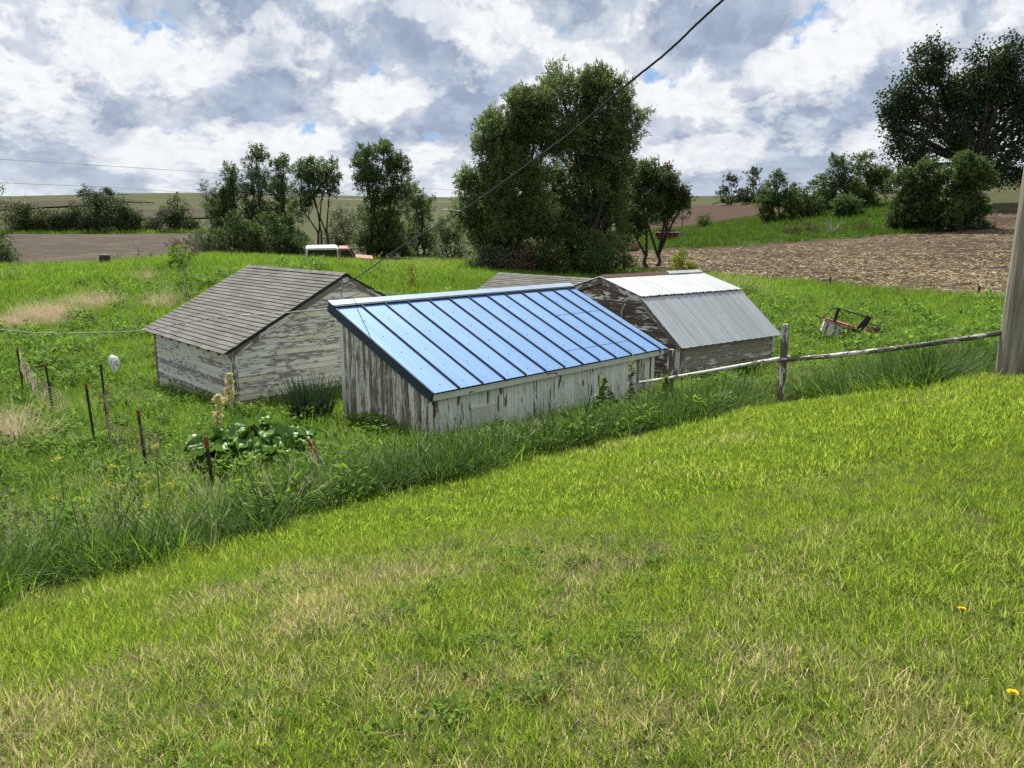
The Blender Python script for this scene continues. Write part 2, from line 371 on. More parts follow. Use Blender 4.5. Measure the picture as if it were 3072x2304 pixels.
def vboard(parent, name, x, y, z0, z1, w, th, mat, face):          # upright board; face 'x' or 'y' is the direction its broad side faces
    rot = (R(90), R(-90), 0) if face == 'x' else (0, R(-90), R(0))
    o = link(name, box_mesh(z1 - z0, w if face == 'x' else th, th if face == 'x' else w, mat), parent, (x, y, z0))
    # local X -> up
    if face == 'x': o.rotation_euler = Matrix(((0, 0, 1), (0, 1, 0), (1, 0, 0))).transposed().to_euler() if False else Matrix(((0, 0, -1), (0, 1, 0), (1, 0, 0))).to_euler()
    else: o.rotation_euler = Matrix(((0, 0, -1), (0, 1, 0), (1, 0, 0))).to_euler()
    return o
def beam(parent, name, p, q, w, hgt, mat, up=(0, 0, 1)):            # box from p to q, width w, height hgt (along up)
    p, q = Vector(p), Vector(q); d = q - p; L = d.length; d.normalize()
    u = Vector(up); u = (u - d * u.dot(d)).normalized(); s = u.cross(d)
    o = link(name, box_mesh(L, w, hgt, mat), parent)
    o.matrix_local = Matrix.Translation(p) @ Matrix((d, s, u)).transposed().to_4x4()
    return o
def sheet(parent, name, o, ux, uy, un, nx, prof, ylen, mat, th=.0008, ny=2, wav=0.):
    """metal sheet: profile prof(u)-> height along its width, straight along its length"""
    o, ux, uy, un = map(Vector, (o, ux, uy, un)); v, f = [], []
    us = np.linspace(0, 1, nx)
    for j in range(ny):
        for u in us:
            e = wav * math.sin(u * 17 + o.x * 3) * (1 if j == 0 else 0)
            v.append(ux * u + uy * (ylen * j / (ny - 1)) + uy.normalized() * e + un * prof(u))
    for j in range(ny - 1):
        for i in range(nx - 1): a = j * nx + i; f.append((a, a + 1, a + nx + 1, a + nx))
    me = mesh(name, v, f, MATS[mat], False)
    return link(name, me, parent, o)
def frame(pt_a, pt_b, zg): return math.atan2(pt_b[1] - pt_a[1], pt_b[0] - pt_a[0])

# --- blue-roofed lean-to shed
def lean_to():
    zg, yaw = -4.15, R(45.81)
    r = tag(empty('lean_to_shed', (-1.38, 13.12, zg), yaw), 'long low white lean-to shed with blue ribbed metal roof', 'shed')
    L, W, he, rise = 7.33, 3.10, 1.35, 1.35
    x0, x1, y0, y1 = .07, 6.95, .13, 2.80
    roofz = lambda y: he + rise * y / W
    # left end: narrow upright boards, paint nearly gone
    w = .092; n = int((y1 - y0) / w)
    for i in range(n):
        y = y0 + w * (i + .5)
        o = vboard(r, 'wall_board', x0 - .004 * (i % 2) + random.uniform(-.004, .004), y, 0, roofz(y - w / 2) - .07, .02, w - .007, 'peel_vertical', 'y')
        o.rotation_euler.rotate_axis('Y', random.uniform(-.004, .004))
    # front: upright painted boards
    w = .108; n = int((x1 - x0 - .1) / w)
    for i in range(n):
        x = x0 + .06 + w * (i + .5)
        vboard(r, 'wall_board', x, y0 + random.uniform(-.003, .003), 0, he - .02, w - .007, .02, 'paint_vertical' if i < n - 5 else 'peel_vertical', 'y')
    for i in range(8):                                # plain back and right end
        y = y0 + (y1 - y0) * (i + .5) / 8
        vboard(r, 'wall_board', x1 - .02, y, 0, roofz(y - .17) - .07, .02, (y1 - y0) / 8 - .008, 'peel_vertical', 'y')
    for i in range(14):
        x = x0 + (x1 - x0) * (i + .5) / 14
        vboard(r, 'wall_board', x, y1, 0, roofz(y1) - .1, (x1 - x0) / 14 - .01, .02, 'paint_vertical', 'y')
    for x, y, zt in ((x0 - .022, y0 - .0, he - .05), (x0 - .022, y1 + .02, roofz(y1) - .12), (x1 - .03, y0 - .025, he - .04)):
        vboard(r, 'corner_board', x, y, 0, zt, .025 if x < 1 else .11, .11 if x < 1 else .025, 'paint_trim', 'y')
    hb = beam(r, 'hatch', (1.02, y0 - .022, .62), (1.62, y0 - .022, .62), .012, .50, 'paint_trim')
    beam(hb, 'hatch_rail', (-.02, -.0, .27), (.62, -.0, .27), .03, .035, 'paint_trim')
    beam(r, 'fascia', (.03, .035, he - .085), (L - .06, .035, he - .085), .025, .125, 'paint_trim')
    sl = Vector((0, W, rise)).normalized(); nn = Vector((0, -rise, W)).normalized(); sll = math.hypot(W, rise)
    beam(r, 'roof_deck', Vector((L / 2, .02, he - .03)), Vector((L / 2, W - .02, he + rise - .03)), L - .04, .03, 'dark_inside', up=nn)
    NP = 12.55; pw = L / NP
    def prof(u):                                      # small stiffening ribs
        z = 0.
        for c in (.14, .29, .43, .57, .71, .86):
            z = max(z, .0042 * max(0., 1 - abs(u - c) / .035))
        return z
    nx = 57
    for i in range(13):
        ww = pw if i < 12 else pw * .55
        o = sheet(r, 'roof_panel', Vector((i * pw, -.03, he - .005)) + nn * (.012 + .004 * (i % 2)), (ww, 0, 0), sl, nn, nx, prof, sll + .03, 'blue_metal')
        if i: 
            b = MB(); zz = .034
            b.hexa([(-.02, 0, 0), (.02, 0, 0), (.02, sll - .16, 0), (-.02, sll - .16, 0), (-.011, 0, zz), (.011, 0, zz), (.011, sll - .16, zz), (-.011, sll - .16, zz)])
            rb = b.build('rib', MATS['navy_metal'], r); rb.matrix_local = Matrix.Translation(Vector((i * pw, -.032, he - .005)) + nn * .014) @ Matrix((Vector((1, 0, 0)), sl, nn)).transposed().to_4x4()  # rib shade put into the colour: navy where the sheets are blue
    for (i0, n_, frac) in ((9, 3, .58), (7.05, 4, .155)):   # lapped sheet ends
        p = Vector((i0 * pw, 0, he)) + sl * (frac * sll) + nn * .03
        beam(r, 'sheet_lap', p, p + Vector((n_ * pw * .98, 0, 0)), .010, .004, 'blue_metal', up=nn)
    top = Vector((0, W - .20, he + rise * (W - .20) / W))
    beam(r, 'ridge_flashing', Vector((-.05, W - .055, he + rise - .055 * rise / W)) + nn * .055, Vector((L + .03, W - .055, he + rise - .055 * rise / W)) + nn * .055, .19, .022, 'pale_flashing', up=nn)
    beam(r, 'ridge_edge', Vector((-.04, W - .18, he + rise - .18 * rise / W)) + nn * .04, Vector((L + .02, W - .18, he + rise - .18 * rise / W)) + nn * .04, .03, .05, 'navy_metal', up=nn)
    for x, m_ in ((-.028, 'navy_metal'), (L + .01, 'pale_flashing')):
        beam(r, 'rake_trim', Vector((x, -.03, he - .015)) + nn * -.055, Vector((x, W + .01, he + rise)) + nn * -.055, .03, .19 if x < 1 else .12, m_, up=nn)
    beam(r, 'rafter', (L - .25, .0, he - .09), (L - .25, W - .05, he + rise - .12), .05, .09, 'bare_grey', up=nn)
    # tiny screw heads
    b = MB()
    for i in range(13):
        for f_ in (.05, .22, .4, .58, .76, .93):
            p = Vector(((i + .5) * pw * .98, 0, he)) + sl * (f_ * sll) + nn * .024
            if p.x < L - .05: b.box(p - Vector((.006, .006, 0)), p + Vector((.006, .006, .012)))
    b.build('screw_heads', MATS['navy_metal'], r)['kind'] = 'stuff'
    return r
lean_to()

def lap_wall(r, name, x_fixed, prof, z_top, exposure, mat_fn, axis, lo, hi, th=.016):
    """horizontal lap boards from z=0 up; prof(z)->(a,b) extent along the wall at height z; axis: 'x' wall faces +-X, runs along Y"""
    z = 0.; i = 0
    while z < z_top - .02:
        z1 = min(z + exposure, z_top)
        (a0, b0), (a1, b1) = prof(z), prof(z1)
        a0, b0 = max(a0, lo), min(b0, hi); a1, b1 = max(a1, lo), min(b1, hi)
        if b1 - a1 < .04: b1 = a1 + .04
        sgn = -1 if x_fixed[1] < 0 else 1
        c = x_fixed[0]; mid0 = a0; Ln = b0 - a0; b = MB(); ob = .022 * sgn
        pts = [(0, ob, 0), (Ln, ob, 0), (Ln, ob - th * sgn, 0), (0, ob - th * sgn, 0), (a1 - a0, 0, z1 - z + .006), (b1 - a0, 0, z1 - z + .006), (b1 - a0, -th * sgn, z1 - z + .006), (a1 - a0, -th * sgn, z1 - z + .006)]
        b.hexa(pts)
        o = b.build(name, MATS[mat_fn(i)], r)
        if axis == 'y': o.location = (a0, c, z)               # wall faces Y, runs along X
        else:
            o.rotation_euler = (0, 0, R(90)); o.location = (c, a0, z)
        z = z1; i += 1

def shingle_slope(r, o, ux, uy, un, L, S, exp, tab, mat='shingle', patches=()):
    """courses of tabs laid on a slope: o eave corner, ux along the eave, uy up the slope"""
    o, ux, uy, un = map(Vector, (o, ux, uy, un)); M = Matrix((ux, uy, un)).transposed()
    cache = {}
    def sm(w):
        k = round(w, 2)
        if k not in cache:
            b = MB(); d = exp * 1.25
            b.hexa([(.002, .006, .0), (k - .004, .006, .0), (k - .004, d, -.0), (.002, d, 0), (.002, 0, .017), (k - .004, 0, .017), (k - .004, d, .004), (.002, d, .004)])
            cache[k] = mesh('shingle', b.v, b.f, MATS[mat])
        return cache[k]
    nc = int(S / exp)
    for c in range(nc):
        x = 0.; first = True
        while x < L - .03:
            w = tab if not first else tab * (.35 + .3 * (c % 3)); first = False
            w = min(w, L - x); w = round(w, 2)
            if w < .03: break
            ob = link('shingle', sm(w), r)
            p = o + ux * (x + random.uniform(-.004, .004)) + uy * (c * exp + random.uniform(-.004, .006) - .03) + un * (.016 + .002 * (c % 2))
            ob.matrix_local = Matrix.Translation(p) @ M.to_4x4() @ Matrix.Rotation(random.gauss(0, .006), 4, 'Z') @ Matrix.Rotation(random.gauss(.0, .008) - .045, 4, 'X')
            x += w
    for (x, s, w, d) in patches:
        ob = MB().box((0, 0, 0), (w, d, .02)).build('shingle', MATS['shingle_new'], r)
        ob.matrix_local = Matrix.Translation(o + ux * x + uy * s + un * .016) @ M.to_4x4()

# --- grey-shingled gable shed on the left
def gable_shed(name, label, A, yaw, zg, L, hw, rise, he, ov_l, ov_e, full=True, exp=.132, patches=()):
    r = tag(empty(name, (A[0], A[1], zg), yaw), label, 'shed')
    slope = rise / hw; S = math.hypot(hw, rise); sl = Vector((0, hw, rise)).normalized(); nn = Vector((0, -rise, hw)).normalized()
    sl2 = Vector((0, -hw, rise)).normalized(); nn2 = Vector((0, rise, hw)).normalized()
    x0, x1, y0, y1 = ov_l, L - .07, ov_e, 2 * hw - ov_e
    roofz = lambda y: he + slope * (hw - abs(y - hw))
    top = roofz(y0) - .05
    lapm = lambda i: 'peel_lap_more' if i % 3 == 1 else 'peel_lap'
    lap_wall(r, 'wall_board', (y0, -1), lambda z: (x0, x1), top - .02, .132, lapm, 'y', x0, x1)
    lap_wall(r, 'wall_board', (y1, 1), lambda z: (x0, x1), top - .02, .132, lapm, 'y', x0, x1)
    def gp(z):
        ins = 0 if z <= top else (z - top) / slope
        return y0 + ins, y1 - ins
    lap_wall(r, 'gable_board', (x1, 1) if False else (x1, -1), gp, he + rise - .1, .132, lapm, 'x', y0, y1)
    lap_wall(r, 'gable_board', (x0, 1), gp, he + rise - .1, .132, lapm, 'x', y0, y1)
    for x, y in ((x0 - .012, y0 - .016), (x1 + .018, y0 - .016), (x1 + .018, y1 + .01)):
        vboard(r, 'corner_board', x, y, 0, roofz(y0) - .07, .1 if y < hw else .02, .025 if y < hw else .1, 'bare_rake', 'y')
    vboard(r, 'corner_board', x1 + .02, y0 + .05, 0, roofz(y0) - .05, .022, .1, 'bare_rake', 'y')
    for sgn, s_, n_ in ((0, sl, nn), (1, sl2, nn2)):
        ye = 0 if not sgn else 2 * hw
        beam(r, 'roof_deck', Vector((L / 2, ye, he)) - n_ * .03, Vector((L / 2, hw, he + rise)) - n_ * .03, L - .02, .04, 'bare_grey', up=n_)
        beam(r, 'rake_board', Vector((L - .02, ye, he)) - n_ * .10, Vector((L - .02, hw, he + rise)) - n_ * .10, .03, .12, 'bare_rake', up=n_)
        beam(r, 'drip_edge', Vector((L + .005, ye, he)) - n_ * .02, Vector((L + .005, hw, he + rise)) - n_ * .02, .02, .04, 'dark_inside', up=n_)
        beam(r, 'rake_board', Vector((.02, ye, he)) - n_ * .10, Vector((.02, hw, he + rise)) - n_ * .10, .03, .10, 'bare_rake', up=n_)
    nr = int((x1 - x0) / .62)
    for i in range(nr):                               # rafter tails under the eave
        x = x0 + .2 + i * .62
        beam(r, 'rafter', (x, .02, he - .09), (x, y0 + .3, he - .09 + slope * (y0 + .28)), .045, .09, 'bare_grey')
    shingle_slope(r, (0, -.04, he - .02), (1, 0, 0), sl, nn, L, S + .02, exp, .50, patches=patches)
    if full:
        far = MB(); far.quad((0, 2 * hw + .02, he + .0), (0, hw, he + rise + .014), (L, hw, he + rise + .014), (L, 2 * hw + .02, he)).build('far_slope', MATS['shingle'], r)
    n = int(L / .22)
    for i in range(n):
        b = MB(); w = L / n
        b.hexa([(0, -.13, -.055), (w, -.13, -.055), (w, 0, .0), (0, 0, .0), (0, -.13, -.047), (w, -.13, -.047), (w, 0, .014), (0, 0, .014)])
        b.hexa([(0, 0, .0), (w, 0, 0), (w, .13, -.055), (0, .13, -.055), (0, 0, .014), (w, 0, .014), (w, .13, -.047), (0, .13, -.047)])
        sag = -.05 * math.sin(math.pi * (i + .5) / n)
        b.build('ridge_cap', MATS['shingle'], r, (i * w, hw, he + rise + .022 + random.uniform(-.004, .004)), (random.gauss(0, .02), random.gauss(0, .012), 0))
    return r
gs = gable_shed('gable_shed', 'weathered white gable shed with grey shingle roof beside the garden', (-9.82, 20.42), R(-48.1), -4.35, 5.53, 2.98, 1.57, 1.75, .42, .14)
gable_shed('gable_shed', 'mostly hidden shed with tan shingle roof and pale patches behind the blue roof', aty(1497, 815, 31.)[:2] - np.array([.744, .668]) * 2.6, R(-48.1), -4.3, 5.4, 2.6, 1.35, 4.3 - .057 * 31 + .06 - 1.35 + .0, .3, .12, patches=((3.2, 1.95, .36, .16), (3.9, 2.35, .34, .15), (4.4, 1.75, .3, .16)))

# --- gambrel shed with two-tone metal roof
def gambrel():
    zg, yaw = -4.45, R(37.2)
    r = tag(empty('gambrel_shed', (4.41, 19.85, zg), yaw), 'dark weathered gambrel shed with white upper and grey lower metal roof', 'shed')
    L, he = 4.34, 1.45
    P = [(0, he), (1.50, he + 1.20), (3.08, he + 1.64), (4.66, he + 1.20), (6.0, he + .02)]
    x0, x1, y0, y1 = .1, L - .12, .12, 5.88
    def width(z):
        zz = z + .1
        def yy(zv, seq):
            for (ya, za), (yb, zb) in zip(seq, seq[1:]):
                if za <= zv <= zb: return ya + (yb - ya) * (zv - za) / (zb - za)
            return seq[0][0] if zv < seq[0][1] else seq[-1][0]
        return max(y0, yy(zz, P[:3])), min(y1, yy(zz, P[::-1][:3]))
    lap_wall(r, 'gable_board', (x0, 1), width, he + 1.53, .145, lambda i: 'bare_dark', 'x', y0, y1)
    lap_wall(r, 'gable_board', (x1, -1), width, he + 1.53, .29, lambda i: 'bare_dark', 'x', y0, y1)
    lap_wall(r, 'wall_board', (y0, -1), lambda z: (x0, x1), he - .06, .165, lambda i: 'bare_grey', 'y', x0, x1)
    lap_wall(r, 'wall_board', (y1, 1), lambda z: (x0, x1), he - .06, .33, lambda i: 'bare_grey', 'y', x0, x1)
    for x, y, wx, wy, m_ in ((x0 - .03, y0 + .04, .02, .14, 'paint_trim'), (x0 + .05, y0 - .03, .1, .022, 'bare_rake'), (x1 - .03, y0 - .03, .1, .022, 'paint_trim'), (x1 + .02, y0 + .03, .02, .1, 'paint_trim')):
        vboard(r, 'corner_board', x, y, 0, he - .08, wx, wy, m_, 'y')
    # window frame on the dark gable, peeling
    for (a, b, w_, h_) in (((x0 - .035, 1.55, 1.52), (x0 - .035, 2.6, 1.52), .03, .09), ((x0 - .035, 1.6, .75), (x0 - .035, 1.6, 1.5), .03, .09), ((x0 - .035, 2.55, .75), (x0 - .035, 2.55, 1.5), .03, .09)):
        beam(r, 'window_frame', a, b, w_, h_, 'bare_rake', up=(0, 0, 1) if a[2] == b[2] else (0, 1, 0))
    for i in range(9): vboard(r, 'window_board', x0 - .02, 1.7 + .098 * i, .75, 1.48, .02, .085, 'peel_vertical', 'y')
    # roof: lower and upper sheets
    def corr(n_, amp): return lambda u: amp * math.sin(u * n_ * 2 * math.pi)
    for k, (a, b) in enumerate(((0, 1), (1, 2), (4, 3), (3, 2))):
        (ya, za), (yb, zb) = P[a], P[b]; s = Vector((0, yb - ya, zb - za)); S = s.length; s.normalize()
        n_ = Vector((1, 0, 0)).cross(s); n_ = n_ if n_.z > 0 else -n_
        upper = k in (1, 3)
        beam(r, 'roof_deck', Vector((L / 2, ya, za)) - n_ * .03, Vector((L / 2, yb, zb)) - n_ * .03, L - .06, .035, 'bare_grey', up=n_)
        beam(r, 'rake_board', Vector((.02, ya, za)) - n_ * .075, Vector((.02, yb, zb)) - n_ * .075, .03, .15, 'bare_rake' , up=n_)
        beam(r, 'rake_board', Vector((L - .02, ya, za)) - n_ * .07, Vector((L - .02, yb, zb)) - n_ * .07, .03, .12, 'bare_rake', up=n_)
        np_ = 6; w = (L + .06) / np_
        for i in range(np_):
            ext = .05 if upper else .06
            if upper:
                sag = 0.
                sheet(r, 'roof_panel', Vector((-.03 + i * w, ya, za)) - s * ext + n_ * (.035 + .004 * (i % 2)), (w + .04, 0, 0), s, n_, 49, corr(8, .014), S + ext + .02, 'galvanised_pale', wav=.012)
            else:
                def pf(u, i=i):
                    z = .016 * max(0, 1 - abs(u - .03) / .03) + .016 * max(0, 1 - abs(u - .97) / .03) + .008 * max(0, 1 - abs(u - .5) / .02)
                    if i == 1: z += .004 * math.sin(u * 60)
                    return z
                sheet(r, 'roof_panel', Vector((-.03 + i * w, ya, za)) - s * ext + n_ * (.006 + .004 * (i % 2)), (w + .02, 0, 0), s, n_, 65, pf, S + ext - .05, 'galvanised', wav=.008)
    pk = P[2]
    for (xa, xb, m_) in ((.0, L * .66, 'rust_cap'), (L * .64, L + .02, 'galvanised_pale')):
        b = MB(); o_ = .02 if m_ != 'rust_cap' else 0.
        b.hexa([(xa, -.16, -.045 + o_), (xb, -.16, -.045 + o_), (xb, 0, .012 + o_), (xa, 0, .012 + o_), (xa, -.16, -.035 + o_), (xb, -.16, -.035 + o_), (xb, 0, .04 + o_), (xa, 0, .04 + o_)])
        b.hexa([(xa, 0, .012 + o_), (xb, 0, .012 + o_), (xb, .16, -.045 + o_), (xa, .16, -.045 + o_), (xa, 0, .04 + o_), (xb, 0, .04 + o_), (xb, .16, -.035 + o_), (xa, .16, -.035 + o_)])
        b.build('ridge_cap', MATS[m_], r, (0, pk[0], pk[1] + .05))
    b = MB().tube([(x0 - .04, 2.25, 1.95), (x0 - .10, 2.2, 2.2), (x0 - .16, 2.05, 2.35), (x0 - .2, 1.98, 2.42)], .022, 6)
    b.build('lamp_pipe', MATS['paint_trim'], r)
    MB().tube([(x0 - .03, 3.0, 2.6), (x0 - .06, 2.8, 2.3), (x0 - .05, 2.6, 1.9)], .008, 5).build('cable', MATS['dark_inside'], r)
    return r
gambrel()
#MARK_SHEDS_END
# ------------------------------------------------------------------ grass: tufts scattered with geometry nodes
leafmat('lawn_blade', (.115, .20, .020), (.34, .43, .050), .58, (.48, .41, .22), .2, .5, 1.5)
leafmat('tall_blade', (.026, .068, .012), (.15, .255, .036), .50, (.40, .34, .19), .22, .5, 1.35)
leafmat('meadow_blade', (.085, .175, .018), (.25, .38, .036), .52, (.38, .33, .18), .25, .5, 1.3)
leafmat('dry_blade', (.46, .36, .23), (.74, .61, .42), .3, None, .2, .6, 1.1)
leafmat('straw_bit', (.22, .17, .10), (.50, .41, .26), .1, None, .15, .7, 1.)
leafmat('thatch_blade', (.20, .155, .095), (.46, .38, .24), .2, None, .15, .7, 1.)
leafmat('seed_blade', (.30, .31, .16), (.52, .50, .30), .4, None, .2, .6, 1.1)
leafmat('weed_leaf', (.06, .13, .02), (.20, .32, .04), .5, None, .08, .6, 1.3)
leafmat('yellow_petal', (.62, .58, .04), (.75, .72, .10), .3, None, .2, .5, 1.1)
def rot_noise(seed, cell, n=64):
    g = np.random.default_rng(seed).random((n, n))
    def f(x, y):
        u = np.asarray(x) / cell + 1000; v = np.asarray(y) / cell + 1000
        i, j = np.floor(u).astype(int), np.floor(v).astype(int); a, b = u - i, v - j; a = a * a * (3 - 2 * a); b = b * b * (3 - 2 * b)
        G = lambda p, q: g[p % n, q % n]
        return G(i, j) * (1 - a) * (1 - b) + G(i + 1, j) * a * (1 - b) + G(i, j + 1) * (1 - a) * b + G(i + 1, j + 1) * a * b
    return f
def blades(n, rad, h0, h1, w0, w1, lean, curl, segs, r, flat=1.):
    """n grass blades -> verts, tris, tint"""
    a = r.random(n) * 2 * np.pi; q = np.sqrt(r.random(n)) * rad
    base = np.stack([np.cos(a) * q, np.sin(a) * q, np.zeros(n) - .02], -1)
    hh = h0 + (h1 - h0) * r.random(n) ** 1.2; ww = w0 + (w1 - w0) * r.random(n)
    ld = a + r.normal(0, 1.1, n); ln = np.abs(r.normal(lean, lean * .6, n)); cu = np.abs(r.normal(curl, curl * .5, n))
    d = np.stack([np.cos(ld), np.sin(ld), np.zeros(n)], -1); f = r.random(n) * np.pi * 2
    side = np.stack([np.cos(f), np.sin(f), np.zeros(n)], -1)
    V, T, A = [], [], []
    for s in range(segs + 1):
        t = s / segs; ang = ln + cu * t
        # integrate a bending stem
        step = hh / segs
        if s == 0: c = base.copy()
        else: c = c + (d * np.sin(ang)[:, None] + np.array([0, 0, 1.]) * np.cos(ang)[:, None]) * step[:, None]
        w = ww * (1 - t ** 1.6) * .5 + .0004
        V += [c - side * w[:, None], c + side * w[:, None]]
    nv = 2 * (segs + 1); V = np.stack(V, 1).reshape(-1, 3)
    k = []
    for s in range(segs):
        k += [(2 * s, 2 * s + 1, 2 * s + 3), (2 * s, 2 * s + 3, 2 * s + 2)]
    k = np.array(k[:-1]); k[-1] = (2 * segs - 2, 2 * segs - 1, 2 * segs)
    T = (k[None] + (np.arange(n) * nv)[:, None, None]).reshape(-1, 3)
    t1 = np.repeat(r.random(n), nv); t3 = np.repeat(r.random(n), nv); t2 = np.tile(np.repeat(np.linspace(0, 1, segs + 1), 2), n)
    return V, T, np.stack([t1, t2, t3], -1)
def heads(n, rad, h0, h1, size, r):
    """feathery seed heads on thin stems"""
    Vs, Ts, As, off = [], [], [], 0
    V, T, A = blades(n, rad, h0, h1, .003, .005, .12, .5, 4, r); Vs.append(V); Ts.append(T); As.append(A); off += len(V)
    nv = 10; tips = V.reshape(n, nv, 3)[:, -1]; prev = V.reshape(n, nv, 3)[:, 4]
    dirn = tips - prev; dirn /= np.linalg.norm(dirn, axis=1)[:, None]
    m = 14
    for i in range(n):
        for j in range(m):
            c = tips[i] - dirn[i] * size * (j / m) * 1.4; e = r.normal(0, 1, 3); e /= np.linalg.norm(e); e = e * .5 + dirn[i] * .8
            s = np.cross(e, r.normal(0, 1, 3)); s /= np.linalg.norm(s) + 1e-6; l = size * .28 * (.5 + r.random())
            Vs.append(np.array([c - s * .006, c + s * .006, c + e * l])); Ts.append(np.array([[off, off + 1, off + 2]])); As.append(np.full((3, 3), r.random())); off += 3
    return np.concatenate(Vs), np.concatenate(Ts), np.concatenate(As)
def broad(n, rad, hgt, size, r):
    """broad-leaved weed clump"""
    V, T, A, off = [], [], [], 0
    for i in range(n):
        a = r.random() * 6.28; q = rad * math.sqrt(r.random()); z = hgt * r.random() ** .7
        c = np.array([math.cos(a) * q, math.sin(a) * q, z]); d = np.array([math.cos(a), math.sin(a), r.normal(.35, .4)]); d /= np.linalg.norm(d)
        s = np.cross(d, [0, 0, 1]); s /= np.linalg.norm(s) + 1e-6; l = size * (.6 + .8 * r.random()); s += np.array([0, 0, r.normal(0, .3)])
        V += [c, c + d * l * .5 + s * l * .24, c + d * l, c + d * l * .5 - s * l * .24]; T += [(off, off + 1, off + 2), (off, off + 2, off + 3)]
        A += [[r.random(), z / hgt, r.random()]] * 4; off += 4
    return np.array(V), np.array(T), np.array(A)
def straw(r, n=16):
    V, T, A, off = [], [], [], 0
    for i in range(n):
        c = np.array([r.normal(0, .35), r.normal(0, .35), r.uniform(.01, .07)]); a = r.normal(.2, .5) if r.random() < .7 else r.random() * 6.28
        d = np.array([math.cos(a), math.sin(a), r.normal(0, .15)]) * r.uniform(.08, .24); s = np.cross(d, [0, 0, 1.]); s = s / np.linalg.norm(s) * r.uniform(.012, .028) + np.array([0, 0, r.normal(0, .015)])
        V += [c - d - s, c - d + s, c + d + s, c + d - s]; T += [(off, off + 1, off + 2), (off, off + 2, off + 3)]; A += [[r.random() * .8, .5, r.random()]] * 4; off += 4
    return np.array(V), np.array(T), np.array(A)
def tuft_collection(name, makers, mat, count):
    c = bpy.data.collections.new(name); r = np.random.default_rng(abs(hash(name)) % 1000 if False else len(name) * 7 + 3)
    for i in range(count):
        V, T, A = makers(r)
        me = np_mesh(name, V, T, MATS[mat], [('tint', 'FLOAT_VECTOR', A)])
        o = bpy.data.objects.new(name, me); c.objects.link(o)
    return c
COL = {
 'lawn': tuft_collection('lawn_tuft', lambda r: blades(46, .09, .03, .085, .0026, .0048, .25, .6, 2, r), 'lawn_blade', 7),
 'lawn_far': tuft_collection('lawn_clump', lambda r: blades(60, .15, .035, .085, .006, .010, .25, .6, 2, r), 'lawn_blade', 6),
 'tall': tuft_collection('tall_tuft', lambda r: blades(34, .14, .28, .72, .006, .012, .14, 1.15, 5, r), 'tall_blade', 8),
 'meadow': tuft_collection('meadow_tuft', lambda r: blades(46, .27, .16, .42, .010, .018, .2, .8, 3, r), 'meadow_blade', 7),
 'meadow_far': tuft_collection('meadow_clump', lambda r: blades(50, .5, .2, .5, .02, .036, .2, .7, 2, r), 'meadow_blade', 6),
 'dry': tuft_collection('dry_tuft', lambda r: blades(60, .3, .5, 1.0, .006, .011, .3, 1.0, 4, r), 'dry_blade', 5),
 'seed': tuft_collection('seed_tuft', lambda r: heads(9, .14, .5, .85, .10, r), 'seed_blade', 5),
 'thatch': tuft_collection('thatch_mat', lambda r: blades(40, .10, .04, .10, .002, .0036, 1.15, .35, 2, r), 'thatch_blade', 5),
 'straw': tuft_collection('straw_bits', lambda r: straw(r), 'straw_bit', 5),
 'weed': tuft_collection('weed_tuft', lambda r: broad(60, .16, .34, .085, r), 'weed_leaf', 6),
}
def tuft_nodes(name, collection):
    g = bpy.data.node_groups.new(name, 'GeometryNodeTree')
    g.interface.new_socket('Geometry', in_out='INPUT', socket_type='NodeSocketGeometry'); g.interface.new_socket('Geometry', in_out='OUTPUT', socket_type='NodeSocketGeometry')
    n = g.nodes; gi, go = n.new('NodeGroupInput'), n.new('NodeGroupOutput')
    ci = n.new('GeometryNodeCollectionInfo'); ci.inputs['Collection'].default_value = collection; ci.inputs['Separate Children'].default_value = True; ci.inputs['Reset Children'].default_value = True
    ip = n.new('GeometryNodeInstanceOnPoints'); ip.inputs['Pick Instance'].default_value = True
    def attr(nm, typ):
        a = n.new('GeometryNodeInputNamedAttribute'); a.data_type = typ; a.inputs[0].default_value = nm; return a.outputs[0]
    L = g.links.new
    L(gi.outputs[0], ip.inputs['Points']); L(ci.outputs[0], ip.inputs['Instance']); L(attr('idx', 'INT'), ip.inputs['Instance Index'])
    e = n.new('FunctionNodeEulerToRotation'); L(attr('rot', 'FLOAT_VECTOR'), e.inputs[0]); L(e.outputs[0], ip.inputs['Rotation']); L(attr('size', 'FLOAT_VECTOR'), ip.inputs['Scale'])
    L(ip.outputs[0], go.inputs[0]); return g
def scatter(name, kind, P, size, dry, label, tilt=.12, lean=(0, 0), zs=None, cat=None):
    n = len(P)
    if n == 0: return
    v = np.zeros((n, 3)); v[:, :2] = P[:, :2]; v[:, 2] = h(P[:, 0], P[:, 1]) if P.shape[1] == 2 else P[:, 2]
    rot = np.stack([rng.normal(lean[0], tilt, n), rng.normal(lean[1], tilt, n), rng.random(n) * 6.283], -1)
    s3 = np.stack([size, size, size if zs is None else zs], -1)
    me = bpy.data.meshes.new(name); me.vertices.add(n); me.vertices.foreach_set('co', v.astype(np.float32).ravel())
    for nm, typ, d in (('idx', 'INT', rng.integers(0, 64, n).astype(np.int32)), ('rot', 'FLOAT_VECTOR', rot), ('size', 'FLOAT_VECTOR', s3), ('dry', 'FLOAT', dry)):
        a = me.attributes.new(nm, typ, 'POINT'); a.data.foreach_set('vector' if typ == 'FLOAT_VECTOR' else 'value', np.asarray(d).astype(np.int32 if typ == 'INT' else np.float32).ravel())
    o = link(name, me); m = o.modifiers.new('tufts', 'NODES'); m.node_group = tuft_nodes(name, COL[kind])
    return tag(o, label, cat, kind='stuff')
